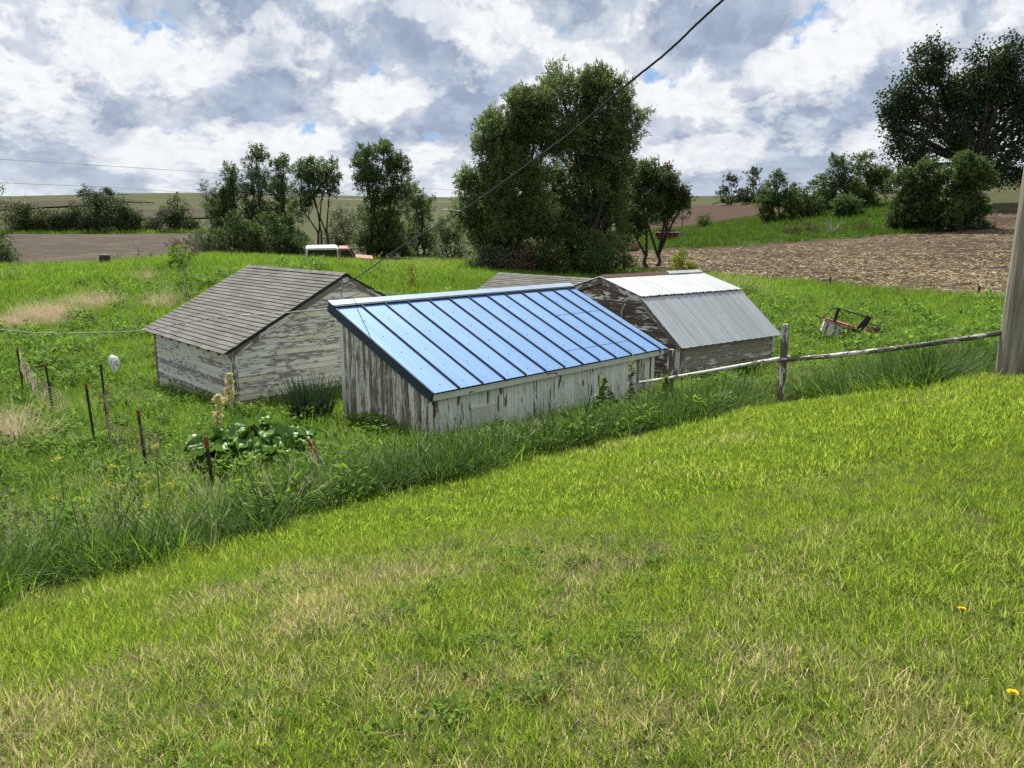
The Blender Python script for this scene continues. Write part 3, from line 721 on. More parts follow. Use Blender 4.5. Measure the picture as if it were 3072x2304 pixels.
def in_poly(P, poly):
    x, y = P[:, 0], P[:, 1]; ins = np.zeros(len(P), bool); j = len(poly) - 1
    for i in range(len(poly)):
        xi, yi = poly[i]; xj, yj = poly[j]
        c = ((yi > y) != (yj > y)) & (x < (xj - xi) * (y - yi) / (yj - yi + 1e-12) + xi); ins ^= c; j = i
    return ins
def wedge(y0, y1, dens, wide=.78, pad=1.6, step=.25):
    out_ = []; y = y0
    while y < y1:
        s = max(step, y * .05); s = min(s, y1 - y); hwid = wide * max(y, 0) + pad
        n = rng.poisson(dens(y + s / 2) * s * 2 * hwid)
        out_.append(np.stack([rng.uniform(-hwid, hwid, n), rng.uniform(y, y + s, n)], -1)); y += s + 1e-9
    return np.concatenate(out_)
EDGE = [(-700, 2120), (-300, 1935), (0, 1822), (200, 1775), (417, 1722), (694, 1640), (889, 1577), (1056, 1520), (1222, 1487), (1389, 1445), (1569, 1392), (1722, 1355), (1903, 1318), (2083, 1278), (2361, 1218), (2600, 1192), (2778, 1176), (3072, 1128), (3400, 1070)]
edge_w = [hit(a, b)[:2] for a, b in EDGE]
LAWN = [tuple(p) for p in edge_w] + [(16, edge_w[-1][1] - .3), (16, -4), (-16, -4), (-16, edge_w[0][1] - .8)]
def footprint(A, yaw, L, W, m=.05):
    c, s = math.cos(yaw), math.sin(yaw); return [(A[0] + c * x - s * y, A[1] + s * x + c * y) for x, y in ((-m, -m), (L + m, -m), (L + m, W + m), (-m, W + m))]
_d = aty(1497, 815, 31.)[:2] - np.array([.744, .668]) * 2.6
FOOT = [footprint((-1.38, 13.12), R(45.81), 6.95, 2.8, -.09), footprint((-9.82, 20.42), R(-48.1), 5.5, 5.9, -.13), footprint((4.41, 19.85), R(37.2), 4.3, 6, -.1), footprint(_d, R(-48.1), 5.4, 5.2, -.1)]
RHU = hit(780, 1400, 4.)
def clear(P):
    k = np.ones(len(P), bool)
    for f in FOOT: k &= ~in_poly(P, f)
    k &= np.hypot((P[:, 0] - RHU[0]) / .95, (P[:, 1] - RHU[1]) / .6) > 1
    return P[k]
nz1, nz2, nz3, nz4 = rot_noise(1, 1.1), rot_noise(2, .35), rot_noise(3, 3.), rot_noise(4, 7.)
FIELD_NEAR = np.array([hit(a, b, 12.)[:2] for a, b in zip([1500, 1750, 1950, 2195, 2500, 2800, 2986, 3200, 3500], [790, 800, 818, 833, 854, 884, 903, 925, 960])])
TILL_NEAR = np.array([hit(a, b, 12.)[:2] for a, b in zip([-500, 0, 200, 400, 500, 640, 760], [820, 800, 795, 782, 776, 766, 764])])
def meadow_ok(P):
    k = (np.interp(P[:, 0], FIELD_NEAR[:, 0], FIELD_NEAR[:, 1], left=1e3) > P[:, 1]) | (P[:, 0] < FIELD_NEAR[0, 0])
    k &= (np.interp(P[:, 0], TILL_NEAR[:, 0], TILL_NEAR[:, 1], right=1e3) > P[:, 1]) | (P[:, 0] > TILL_NEAR[-1, 0])
    return P[k]
BANK = [hit(a, b, 60.)[:2] for a, b in ((1944, 749), (2100, 746), (2361, 731), (2500, 721), (2639, 710), (2778, 702), (2900, 690))]
def build_grass():
    # --- mown lawn
    P = wedge(1., 5.6, lambda y: 560. if y < 4 else 420., pad=3.4); P = P[in_poly(P, LAWN)]
    def dryness(P): return .0 - .16 * np.clip((P[:, 0] / np.maximum(P[:, 1], 1) - .2) / .3, 0, 1) + .62 * np.clip(nz1(P[:, 0], P[:, 1]) * .65 + nz2(P[:, 0], P[:, 1]) * .55 - .42, 0, 1) * 1.5 + .16 * np.clip(1 - (P[:, 1] - 2.2) / 3, 0, 1) * (nz3(P[:, 0], P[:, 1]) > .35)
    scatter('lawn_grass', 'lawn', P, rng.uniform(.75, 1.35, len(P)) * (.75 + .6 * nz3(P[:, 0], P[:, 1])), dryness(P), 'short sunlit yellow green lawn grass nearest the camera', .2)
    P = wedge(5.6, 17., lambda y: 260. - 8 * (y - 5.6), pad=3.4); P = P[in_poly(P, LAWN)]
    scatter('lawn_grass', 'lawn_far', P, rng.uniform(.8, 1.25, len(P)), dryness(P) * .85, 'short sunlit lawn grass farther up the mown slope', .18)
    P = wedge(1., 6, lambda y: 16.); P = P[in_poly(P, LAWN)]       # stray longer blades
    scatter('lawn_grass', 'tall', P, rng.uniform(.14, .26, len(P)), np.zeros(len(P)), 'stray longer green blades standing out of the lawn', .25)
    P = wedge(1., 9, lambda y: 12.); P = P[in_poly(P, LAWN)]; P = P[nz1(P[:, 0] + 9, P[:, 1]) > .5]
    scatter('lawn_weeds', 'weed', P, rng.uniform(.22, .42, len(P)), np.zeros(len(P)), 'small broad leaved weeds in the lawn', .2, zs=rng.uniform(.1, .2, len(P)))
    # --- rank grass on the bank and in the yard
    P = wedge(2.5, 26., lambda y: 42. if y < 14 else 26., pad=2.5); P = clear(P[~in_poly(P, LAWN)])
    d_edge = np.min([np.hypot(P[:, 0] - a[0], P[:, 1] - a[1]) for a in np.array([np.array(edge_w[i]) * (1 - f) + np.array(edge_w[i + 1]) * f for i in range(len(edge_w) - 1) for f in np.linspace(0, .9, 6)])], axis=0)
    strip = np.clip(1 - (d_edge - .9) / 1.0, 0, 1) * np.clip((P[:, 0] + 6) / 9 + .45, .55, 1.)
    yard = clear(P); hi = .50 + .66 * strip + .35 * (nz1(P[:, 0], P[:, 1]) - .5)
    keep = (rng.random(len(P)) < .55 + .45 * strip)
    P2, hi2, st2 = P[keep], hi[keep], strip[keep]
    scatter('tall_grass', 'tall', P2, hi2 * rng.uniform(.8, 1.2, len(P2)), .5 * (nz3(P2[:, 0], P2[:, 1]) - .55) * (1 - st2) - .45 * st2, 'rank dark green grass along the lawn edge and round the sheds', .13)
    P = wedge(2.5, 30., lambda y: 24., pad=2.5); P = clear(P[~in_poly(P, LAWN)]); P = P[nz4(P[:, 0], P[:, 1]) + nz1(P[:, 0], P[:, 1]) > .72]
    scatter('yard_grass', 'meadow', P, rng.uniform(.7, 1.25, len(P)), .9 * (nz1(P[:, 0], P[:, 1]) - .5), 'bright green yard grass between the sheds and garden', .15)
    P = wedge(3., 32., lambda y: 7., pad=2.5); P = clear(P[~in_poly(P, LAWN)]); P = P[nz1(P[:, 0] + 31, P[:, 1]) > .42]
    scatter('yard_weeds', 'weed', P, rng.uniform(.6, 1.3, len(P)), np.zeros(len(P)), 'leafy weeds mixed into the yard grass', .15)
    # --- seed heads, mostly at the lower left bank and by the pole
    P = wedge(3., 20., lambda y: 9., pad=2.5); P = clear(P[~in_poly(P, LAWN)])
    left = (P[:, 0] < -.3 * P[:, 1] + 1.0) & (P[:, 1] < 12); right = (P[:, 0] > 2.8) & (P[:, 1] < 19)
    k = (nz1(P[:, 0], P[:, 1] + 17) > .5) & (left | right) | (rng.random(len(P)) < .08); P = P[k & (rng.random(len(P)) < .6)]
    scatter('seed_grass', 'seed', P, rng.uniform(.55, .85, len(P)), np.zeros(len(P)), 'pale feathery seed heads above the bank grass', .15)
    # --- meadow
    P = wedge(24., 40., lambda y: 9., wide=.72, pad=3.); P = meadow_ok(clear(P))
    scatter('meadow_grass', 'meadow', P, rng.uniform(.9, 1.6, len(P)), .75 * (nz4(P[:, 0], P[:, 1]) * .5 + nz1(P[:, 0], P[:, 1]) * .5 - .42), 'bright green meadow grass behind the sheds', .15)
    P = wedge(38., 66., lambda y: 6., wide=.72, pad=4.); P = meadow_ok(P)
    scatter('meadow_grass', 'meadow_far', P, rng.uniform(.8, 1.4, len(P)), .8 * (nz4(P[:, 0], P[:, 1]) - .45), 'far meadow grass up to the fields and trees', .12)
    P = wedge(22., 50., lambda y: 1.6, wide=.72, pad=3.); P = meadow_ok(clear(P)); P = P[nz3(P[:, 0], P[:, 1]) + nz4(P[:, 0], P[:, 1]) > .95]
    scatter('meadow_tussocks', 'tall', P, rng.uniform(.7, 1.35, len(P)), rng.uniform(-.5, .5, len(P)), 'taller tussocks and coarse grass standing in the meadow', .2)
    P = wedge(20., 46., lambda y: 2.2, wide=.72, pad=3.); P = meadow_ok(clear(P)); P = P[nz1(P[:, 0] + 5, P[:, 1]) + nz4(P[:, 0] + 3, P[:, 1]) > 1.05]
    scatter('meadow_weeds', 'weed', P, rng.uniform(1., 2.2, len(P)), np.zeros(len(P)), 'patches of leafy weeds in the meadow', .15)
    P = np.stack([rng.uniform(10, 75, 5200), rng.uniform(88, 150, 5200)], -1); px_ = CX + FPX * P[:, 0] / P[:, 1]
    edge_ = np.interp(P[:, 0], [p_[0] for p_ in BANK], [p_[1] for p_ in BANK]); P = P[(P[:, 1] > edge_ + .5) & (px_ < 2790)]
    scatter('bank_grass', 'meadow_far', P, rng.uniform(1.3, 2.6, len(P)), rng.uniform(-1., -.6, len(P)), 'rough grass tinted darker for cloud shade on the bank below the hill trees', .15)  # negative dry tints the blades darker, standing for cloud shade
    P = np.stack([rng.uniform(-170, -62, 700), rng.uniform(207, 214, 700)], -1)
    scatter('hedge_grass', 'meadow_far', P, rng.uniform(2., 4., len(P)), rng.uniform(-.9, -.1, len(P)), 'grass margin along the foot of the far hedgerow', .15)
    P = wedge(1., 6.5, lambda y: 70.); P = P[in_poly(P, LAWN)]; P = P[(nz1(P[:, 0], P[:, 1]) * .65 + nz2(P[:, 0], P[:, 1]) * .55 > .66) & (P[:, 0] < .25 * P[:, 1])]
    scatter('lawn_thatch', 'thatch', P, rng.uniform(.8, 1.5, len(P)), np.zeros(len(P)), 'matted dry clippings lying in the lawn', .2)
    # --- dry pale grass patches: px centre, px half width, depth
    pts = []
    for px, py, rx, ry, n in ((160, 965, 95, 20, 70), (290, 920, 75, 14, 32), (60, 990, 60, 14, 26), (480, 920, 60, 14, 12), (430, 845, 40, 10, 8), (30, 1330, 70, 40, 16)):
        for _ in range(n):
            a, q = random.random() * 6.28, math.sqrt(random.random()); p = hit(px + rx * q * math.cos(a), py + ry * q * math.sin(a), 4.); pts.append(p[:2])
    P = np.array(pts)
    scatter('dry_grass', 'dry', P, rng.uniform(.7, 1.5, len(P)), np.zeros(len(P)), 'patches of bleached tan dead grass in the meadow', .35)
    # --- taller clumps round the pole foot
    pts = np.array([hit(random.uniform(2560, 3200), random.uniform(1090, 1165), 4.)[:2] for _ in range(330)]); pts = pts[~in_poly(pts, LAWN)]
    scatter('tall_grass', 'tall', pts, rng.uniform(.8, 1.45, len(pts)), rng.uniform(-.3, .4, len(pts)), 'tall arching grass clumps round the foot of the utility pole', .15)
    # --- corn residue on the near part of the stubble field
    P = wedge(36., 92., lambda y: 3.6 if y < 55 else 1.6 if y < 70 else .7, wide=.72, pad=0.)
    P = P[(P[:, 0] > FIELD_NEAR[0, 0]) & (np.interp(P[:, 0], FIELD_NEAR[:, 0], FIELD_NEAR[:, 1]) < P[:, 1] - .3)]
    P = P[rng.random(len(P)) < .35 + .9 * nz4(P[:, 0], P[:, 1])]
    q = np.column_stack([P, h(P[:, 0], P[:, 1]) + .02 + .0012 * P[:, 1]])
    scatter('corn_residue', 'straw', q, rng.uniform(.7, 1.4, len(P)), np.zeros(len(P)), 'pale broken corn stalks littering the stubble field', .05)
build_grass()
#MARK_GRASS_END
# ------------------------------------------------------------------ trees and shrubs
leafmat('leaf_willow', (.055, .092, .028), (.20, .26, .085), .52, None, .25, .5, 1.2)
leafmat('leaf_dark', (.036, .070, .022), (.125, .185, .05), .48, None, .25, .5, 1.2)
leafmat('leaf_oak', (.022, .046, .016), (.070, .110, .034), .30, None, .3, .45, 1.1)
leafmat('leaf_olive', (.045, .065, .016), (.115, .14, .04), .32, None, .2, .5, 1.2)
leafmat('leaf_pale', (.07, .095, .045), (.16, .20, .09), .3, None, .2, .5, 1.1)
leafmat('leaf_russet', (.05, .050, .018), (.17, .105, .045), .3, None, .2, .5, 1.1)
leafmat('leaf_yellow', (.13, .18, .02), (.34, .36, .04), .4, None, .2, .5, 1.2)
leafmat('leaf_far', (.038, .060, .026), (.090, .125, .05), .32, None, .15, .6, 1.1)
leafmat('twig_brown', (.10, .065, .04), (.20, .14, .09), .1, None, .1, .8, 1.)
simple('bark', (.075, .062, .05), (.04, .033, .027), .95, 0, 5., .6, (1, 1, .25))
simple('bark_pale', (.30, .28, .24), (.2, .18, .15), .9, 0, 6., .4)
simple('dead_white', (.55, .52, .47), (.42, .39, .35), .9, 0, 6., .4)
def crown_mesh(name, lobes, n_leaf, size, aspect, style, mat, r, per=14, gapt=-1.15):
    """lobes: (centre xyz, radii xyz) in local metres. Leaves sit on short twigs spread through the lobes."""
    sub = []
    for c_, s_ in lobes:
        sub.append((c_, s_ * .62))
        for _ in range(7):
            v_ = r.normal(size=3); v_ /= np.linalg.norm(v_); sub.append((c_ + v_ * s_ * .68, s_ * r.uniform(.28, .5)))
    lobes = sub
    vol = np.array([l[1][0] * l[1][1] * l[1][2] for l in lobes]) ** .72; vol /= vol.sum()
    nt = int(n_leaf / per * 1.35); li = r.choice(len(lobes), nt, p=vol)
    C = np.array([l[0] for l in lobes])[li]; S = np.array([l[1] for l in lobes])[li]
    u = r.normal(size=(nt, 3)); u /= np.linalg.norm(u, axis=1)[:, None]; q = r.random(nt) ** .42
    # lumpy outline: radius varies with direction
    ph = li * 1.7; lump = 1 + .22 * np.sin(u[:, 0] * 5 + ph) * np.cos(u[:, 2] * 6 + ph) + .10 * np.sin(u[:, 1] * 11 + u[:, 2] * 9 + ph)
    P = C + u * S * (q * lump)[:, None]
    f = 5.5 / np.mean(S)
    gap = np.sin(P[:, 0] * f + ph) + np.sin(P[:, 2] * f * 1.2 + 2 * ph) + np.sin(P[:, 1] * f * .9 + P[:, 0] * f * .5)
    k = gap > gapt; P, u, li, S = P[k], u[k], li[k], S[k]; nt = len(P)
    up = np.array([0, 0, 1.])
    if style == 'feather': d = u * .55 + up * .75 + r.normal(0, .28, (nt, 3)); tl = .34
    elif style == 'weep': d = u * .7 + up * .05 + r.normal(0, .3, (nt, 3)); tl = .18
    else: d = u * .8 + up * .15 + r.normal(0, .5, (nt, 3)); tl = .13
    d /= np.linalg.norm(d, axis=1)[:, None]
    tl = tl * S.mean(1) * (.5 + r.random(nt)) + size
    t = r.random((nt, per)); droop = (-.25 if style == 'feather' else -.5 if style == 'weep' else -.15)
    pos = P[:, None] + d[:, None] * (t * tl[:, None])[..., None] + up * (droop * t ** 2 * tl[:, None])[..., None]
    pos = pos + r.normal(0, 1, pos.shape) * (size * (.35 if style != 'round' else 1.0))
    ld = d[:, None] + r.normal(0, .55 if style != 'round' else 1., pos.shape) + up * (droop * .8)
    ld /= np.linalg.norm(ld, axis=-1)[..., None]
    pos = pos.reshape(-1, 3); ld = ld.reshape(-1, 3); n = len(pos)
    sd = np.cross(ld, r.normal(size=(n, 3))); sd /= np.linalg.norm(sd, axis=1)[:, None] + 1e-9
    l = (size * (.6 + .8 * r.random(n)))[:, None]; w = l * aspect * .5
    V = np.stack([pos, pos + ld * l * .45 + sd * w, pos + ld * l, pos + ld * l * .45 - sd * w], 1).reshape(-1, 3)
    Q = np.arange(4 * n).reshape(-1, 4)
    tint = np.clip(np.repeat(r.random(nt) ** 1.5, per) * .65 + r.random(n) * .35, 0, 1)
    A = np.repeat(np.stack([tint, r.random(n), r.random(n)], -1), 4, axis=0)
    return np_mesh(name, V, Q, MATS[mat], [('tint', 'FLOAT_VECTOR', A)]), P
def tree(name, label, Y, tpx, lobes_px, n_leaf, size, mat='leaf_dark', style='feather', aspect=.32, tr=.16, stems=1, cat='tree', bark='bark', group=None, depth=.8, seed=None, lean=0., sink=.1, base=None, limbs=True, trunk_top=None, accents=None, gapt=-1.15, skirt=True):
    r = np.random.default_rng(seed if seed is not None else int(tpx * 3 + Y)); m = Y / FPX
    b = on(tpx, Y) if base is None else base
    b = np.array([b[0], b[1], b[2] - sink])
    root = tag(empty(name, tuple(b)), label, cat, group)
    lobes = []
    for (px, py, rx, ry) in lobes_px:
        p = aty(px, py, Y) - b; p[1] = r.normal(0, rx * m * .25)
        lobes.append((p, np.array([rx * m, rx * m * depth, ry * m])))
    if skirt:
        x0 = min(l[0][0] - l[1][0] for l in lobes); x1 = max(l[0][0] + l[1][0] for l in lobes); zl = min(l[0][2] for l in lobes); k = max(2, int((x1 - x0) / max(zl, .8)))
        for i in range(k):
            xx = x0 + (x1 - x0) * (i + .5) / k; lobes.append((np.array([xx * .82, r.normal(0, .3), zl * r.uniform(.3, .5)]), np.array([(x1 - x0) / k * r.uniform(.45, .65), (x1 - x0) / k * .5, zl * r.uniform(.35, .6)])))
    me, twigs = crown_mesh('crown', lobes, n_leaf, size, aspect, style, mat, r, gapt=gapt)
    link('crown', me, root)
    if accents:
        for (amat, alobes, an) in accents:
            L2 = []
            for (px, py, rx, ry) in alobes:
                p = aty(px, py, Y) - b; L2.append((p + np.array([0, -rx * m * .3, 0]), np.array([rx * m, rx * m * .7, ry * m])))
            me2, _ = crown_mesh('foliage_patch', L2, an, size, aspect, style, amat, r); link('foliage_patch', me2, root)
    mb = MB()
    zmid = np.mean([l[0][2] for l in lobes])
    zt = (trunk_top if trunk_top is not None else max(.25 * zmid, .3))
    for s in range(stems):
        a = 6.28 * s / max(stems, 1) + r.random(); off = np.array([math.cos(a), math.sin(a), 0]) * (tr * 2.2 * (stems > 1))
        top = np.array([lean * zt, 0, zt]) + off * 1.8
        my = [l for i, l in enumerate(lobes) if i % stems == s] or lobes[:1]
        mb.tube([off, off * 1.3 + top * .5, top], [tr * 1.25, tr, tr * .8], 7)
        for (c, S) in my:
            mid = (top + c) / 2 + r.normal(0, .12, 3) * S * .7 - np.array([0, 0, .0])
            tipz = c + np.array([0, 0, S[2] * .55])
            mb.tube([top * .9, mid, c, tipz], [tr * .7, tr * .48, tr * .3, .015], 6)
            if limbs:
                idx = np.argsort(np.linalg.norm((twigs - c) / S, axis=1))[:len(twigs)]
                near = [i for i in idx if np.linalg.norm((twigs[i] - c) / S) < 1.1]
                for i in r.choice(near, min(9, len(near)), replace=False) if near else []:
                    q = twigs[i]; st = mid * .4 + c * .6 if r.random() < .6 else mid
                    mb.tube([st, (st + q) / 2 + np.array([0, 0, -.08]) * S, q], [tr * .26, tr * .16, .012], 5)
    mb.build('trunk', MATS[bark], root, smooth=True)
    return root
def build_trees():
    # --- big willows in the middle
    tree('willow_tree', 'tall feathery willow at centre, highest of the two big crowns, behind the blue roof', 57, 1770,
         [(1690, 300, 90, 95), (1770, 275, 65, 75), (1830, 300, 85, 90), (1880, 380, 75, 85), (1720, 430, 110, 110), (1830, 480, 90, 100), (1760, 580, 130, 110), (1690, 690, 110, 100), (1830, 650, 90, 110), (1770, 760, 90, 70), (1640, 560, 75, 100)],
         100000, .22, 'leaf_willow', 'feather', .30, .26, 3, seed=11, gapt=-1.3, accents=(('leaf_olive', [(1700, 650, 60, 60), (1770, 500, 50, 50), (1660, 760, 40, 50)], 3000),))
    tree('willow_tree', 'broad olive green willow left of the tallest willow crown', 55, 1530,
         [(1590, 330, 90, 55), (1530, 400, 95, 85), (1480, 460, 70, 85), (1600, 440, 95, 100), (1450, 560, 75, 80), (1540, 560, 110, 110), (1430, 660, 70, 75), (1500, 690, 100, 90), (1590, 660, 90, 100), (1530, 770, 110, 45)],
         95000, .22, 'leaf_willow', 'feather', .30, .24, 3, seed=12, gapt=-1.3, accents=(('leaf_olive', [(1600, 320, 75, 40), (1560, 390, 60, 50), (1450, 700, 40, 60), (1620, 380, 50, 40)], 5000),))
    tree('brush_tree', 'reddish tinged open crowned tree right of the big willows', 62, 1960,
         [(1900, 560, 60, 70), (1960, 540, 70, 60), (2020, 570, 50, 50), (1930, 640, 80, 60), (2010, 630, 60, 50), (1890, 670, 55, 60), (2050, 600, 25, 30)],
         26000, .22, 'leaf_dark', 'feather', .34, .16, 2, skirt=False, trunk_top=1.2, accents=(('leaf_russet', [(1975, 520, 55, 35), (2020, 560, 40, 40), (2040, 600, 25, 30)], 1800),))
    for px, rx, ry, py, mt, lb in ((1560, 60, 36, 778, 'twig_brown', 'tangle of brown brush at the foot of the left willow'), (1655, 60, 40, 770, 'leaf_olive', 'olive bush at the foot of the right willow'),
                                   (1480, 55, 40, 775, 'leaf_pale', 'grey green bush left of the willow trunks'), (1790, 60, 45, 775, 'leaf_dark', 'dark bush under the right willow beside the stubble'),
                                   (1350, 60, 45, 690, 'leaf_dark', 'dark bush between the willow and the middle trees')):
        tree('bush', lb, 53 if px != 1350 else 66, px, [(px, py, rx * .7, ry), (px - rx * .5, py + 8, rx * .5, ry * .7), (px + rx * .5, py + 8, rx * .5, ry * .7)], 3600, .18, mt, 'round', .45, .06, 2, cat='bush')
    # --- group of trees left of the willows, behind the truck
    G = 76
    tree('young_tree', 'pale thin leaved sapling at the left end of the middle trees', G, 640, [(620, 570, 30, 45), (640, 640, 45, 60), (625, 700, 50, 40)], 3600, .2, 'leaf_pale', 'feather', .25, .07, 2)
    tree('ash_tree', 'narrow dark tree left of the tallest of the middle group', G, 700, [(690, 525, 32, 50), (700, 590, 55, 55), (690, 660, 65, 60), (720, 720, 70, 45)], 17000, .22, 'leaf_dark', 'feather', .34, .13, 2)
    tree('ash_tree', 'airy tree with the tallest top in the middle group', G + 2, 770, [(770, 490, 42, 45), (765, 550, 52, 50), (780, 630, 55, 60), (760, 715, 70, 50)], 15000, .22, 'leaf_dark', 'feather', .34, .13, 2)
    tree('ash_tree', 'narrow upright dense tree between the airy tree and the forked tree', G, 850, [(845, 510, 30, 45), (850, 575, 48, 50), (848, 650, 55, 60), (850, 725, 65, 40)], 16000, .22, 'leaf_dark', 'feather', .34, .13, 2)
    tree('ash_tree', 'forked bare stemmed tree just behind the white truck top', G - 6, 965, [(920, 515, 45, 45), (975, 510, 45, 40), (940, 570, 50, 40), (990, 560, 28, 35), (900, 620, 35, 45)], 10000, .22, 'leaf_dark', 'feather', .34, .12, 3, trunk_top=2.6, skirt=False)
    tree('ash_tree', 'dense full tree right of the truck with rounded top', G - 4, 1130, [(1090, 490, 45, 50), (1150, 475, 55, 50), (1185, 520, 45, 60), (1120, 570, 60, 65), (1180, 610, 65, 70), (1140, 690, 85, 65)], 34000, .22, 'leaf_dark', 'feather', .34, .18, 2)
    tree('ash_tree', 'shorter dark tree tucked right of the dense full tree', G + 4, 1260, [(1240, 590, 40, 45), (1275, 640, 45, 50), (1250, 700, 65, 55)], 11000, .22, 'leaf_dark', 'feather', .34, .11, 2)
    tree('bush', 'greyish thicket in the gap behind the truck cab', 95, 1030, [(1020, 660, 50, 45), (1060, 690, 40, 40), (1000, 700, 45, 35)], 3500, .26, 'leaf_pale', 'round', .4, .08, 3, cat='bush')
    tree('bush', 'low tangled brush along the foot of the middle trees', 70, 790, [(680, 725, 60, 40), (760, 720, 60, 42), (840, 722, 60, 40), (910, 740, 45, 22), (715, 680, 40, 45), (812, 670, 38, 50), (640, 735, 40, 25)], 15000, .2, 'leaf_dark', 'feather', .36, .06, 3, cat='bush')
    tree('bush', 'thin green brush left of the narrow dark tree', 68, 610, [(585, 735, 40, 22), (640, 740, 40, 20)], 2000, .18, 'leaf_pale', 'feather', .3, .05, 3, cat='bush')
    # --- far left treeline
    rowlab = 'in the far treeline behind the tilled field'
    for px, w_, top, lb, mt, nn in ((55, 50, 600, 'leftmost round tree', 'leaf_olive', 3000), (125, 36, 625, 'low yellowish second tree', 'leaf_olive', 2200), (175, 34, 632, 'small third tree with bare stems', 'leaf_far', 2000),
                                    (220, 45, 607, 'leafy fourth tree', 'leaf_far', 2800), (305, 62, 566, 'tallest dark tree', 'leaf_far', 5200), (370, 42, 592, 'dark tree right of the tallest', 'leaf_far', 3000),
                                    (408, 30, 630, 'light green small tree', 'leaf_olive', 1600), (452, 38, 652, 'pale low bush', 'leaf_pale', 1500), (525, 56, 592, 'spreading tree with visible stems', 'leaf_far', 3600), (578, 26, 655, 'small bush right of the spreading tree', 'leaf_far', 1100), (262, 26, 640, 'short filler tree beside the tallest', 'leaf_far', 1300), (90, 30, 640, 'short bush between the first two trees', 'leaf_far', 1300)):
        c = (top + 700) / 2; hh = 700 - top
        tree('hedgerow_tree', f'{lb} {rowlab}', 214, px, [(px, top + hh * .28, w_ * .62, hh * .28), (px - w_ * .35, top + hh * .52, w_ * .6, hh * .3), (px + w_ * .38, top + hh * .5, w_ * .6, hh * .3), (px, top + hh * .68, w_ * .8, hh * .28)], nn, .55, mt, 'round', .5, .25, 2, group='trees of the far hedgerow', limbs=False, trunk_top=3.)
    for px, top, bot, w_, Y, lb in ((385, 573, 585, 9, 520, 'small round bush on the left hill crest'), (424, 577, 612, 17, 420, 'taller of the bushes on the left hillside'), (462, 590, 612, 14, 420, 'lower right bush of the pair on the left hillside')):
        tree('bush', lb, Y, px, [(px, (top + bot) / 2, w_, (bot - top) / 2)], 900, .8, 'leaf_far', 'round', .5, .2, 1, cat='bush', limbs=False, base=hit(px, bot, 150.))
    tree('tree', 'tree cut by the left picture edge above the tilled field', 120, -40, [(-30, 600, 55, 50), (-10, 660, 50, 40), (-60, 690, 60, 40)], 3500, .3, 'leaf_olive', 'round', .45, .2, 2)
    tree('bush', 'dark bush at the left picture edge beside the meadow', 60, 5, [(0, 745, 45, 35), (-40, 740, 50, 45), (30, 770, 25, 20)], 4000, .18, 'leaf_dark', 'round', .45, .07, 2, cat='bush')
    # --- right: hill trees, bush mass and the oak
    tree('oak_tree', 'huge spreading dark oak on the hill at the right edge', 135, 2900,
         [(2790, 190, 75, 70), (2740, 260, 60, 70), (2850, 260, 60, 60), (2690, 310, 60, 45), (2780, 360, 100, 80), (2670, 380, 35, 60), (2960, 190, 75, 60), (3040, 180, 75, 65), (2900, 300, 80, 80), (3000, 300, 100, 80), (3090, 290, 70, 90), (2720, 440, 75, 60),
          (2850, 410, 60, 60), (2960, 420, 75, 70), (3060, 420, 90, 80), (3000, 500, 70, 55), (2760, 500, 50, 35), (3080, 520, 80, 40), (2690, 430, 28, 50)],
         62000, .46, 'leaf_oak', 'round', .62, .75, 1, seed=5, gapt=-.25, skirt=False, trunk_top=7., accents=(('leaf_olive', [(2940, 230, 60, 30), (2800, 210, 35, 25), (3000, 250, 40, 40)], 1600),))
    tree('bush', 'broad dark bush mass below the oak on its left side', 101, 2760, [(2720, 560, 60, 60), (2790, 540, 60, 60), (2760, 620, 80, 60), (2700, 640, 45, 45)], 26000, .30, 'leaf_dark', 'feather', .5, .15, 3, cat='bush')
    tree('bush', 'tall dark bush mass below the oak trunk on its right side', 98, 2880, [(2880, 520, 70, 60), (2940, 540, 60, 60), (2880, 610, 85, 65), (2950, 620, 40, 50), (2830, 650, 60, 40)], 28000, .30, 'leaf_dark', 'feather', .5, .15, 3, cat='bush')
    tree('hill_tree', 'dark leafy tree leading the row on the right hill', 128, 2330, [(2330, 545, 32, 36), (2320, 600, 42, 42), (2360, 610, 42, 42), (2300, 645, 30, 22)], 10000, .34, 'leaf_dark', 'feather', .42, .2, 2)
    tree('bush', 'rounded bush behind the leading hill tree', 130, 2400, [(2395, 595, 42, 44), (2430, 615, 42, 32)], 6000, .34, 'leaf_dark', 'feather', .45, .15, 2, cat='bush')
    tree('young_tree', 'thin spindly tree between the hill bushes', 132, 2445, [(2440, 560, 18, 28), (2455, 600, 20, 25)], 1300, .34, 'leaf_dark', 'feather', .4, .1, 1)
    tree('hill_tree', 'tall full tree in the middle of the right hill row', 138, 2530, [(2520, 512, 46, 40), (2490, 565, 48, 46), (2550, 565, 52, 48), (2470, 605, 40, 30)], 14000, .34, 'leaf_dark', 'feather', .42, .25, 2)
    tree('hill_tree', 'full tree with wispy top right of the middle hill tree', 142, 2600, [(2590, 505, 44, 42), (2625, 525, 38, 44), (2600, 565, 56, 48)], 14000, .34, 'leaf_willow', 'feather', .42, .25, 2)
    tree('bush', 'low round dark bush in front of the middle hill trees', 126, 2540, [(2520, 615, 38, 28), (2560, 620, 38, 26)], 7000, .3, 'leaf_dark', 'feather', .45, .12, 2, cat='bush')
    tree('hill_tree', 'distant grey tree peeping left of the oak bushes', 190, 2665, [(2665, 520, 26, 26), (2660, 560, 26, 28)], 1800, .5, 'leaf_far', 'round', .5, .2, 1)
    tree('hill_tree', 'first of two airy distant trees above the reddish field', 230, 2190, [(2190, 545, 24, 24), (2180, 580, 26, 24), (2210, 585, 22, 20)], 2200, .5, 'leaf_far', 'feather', .5, .2, 1)
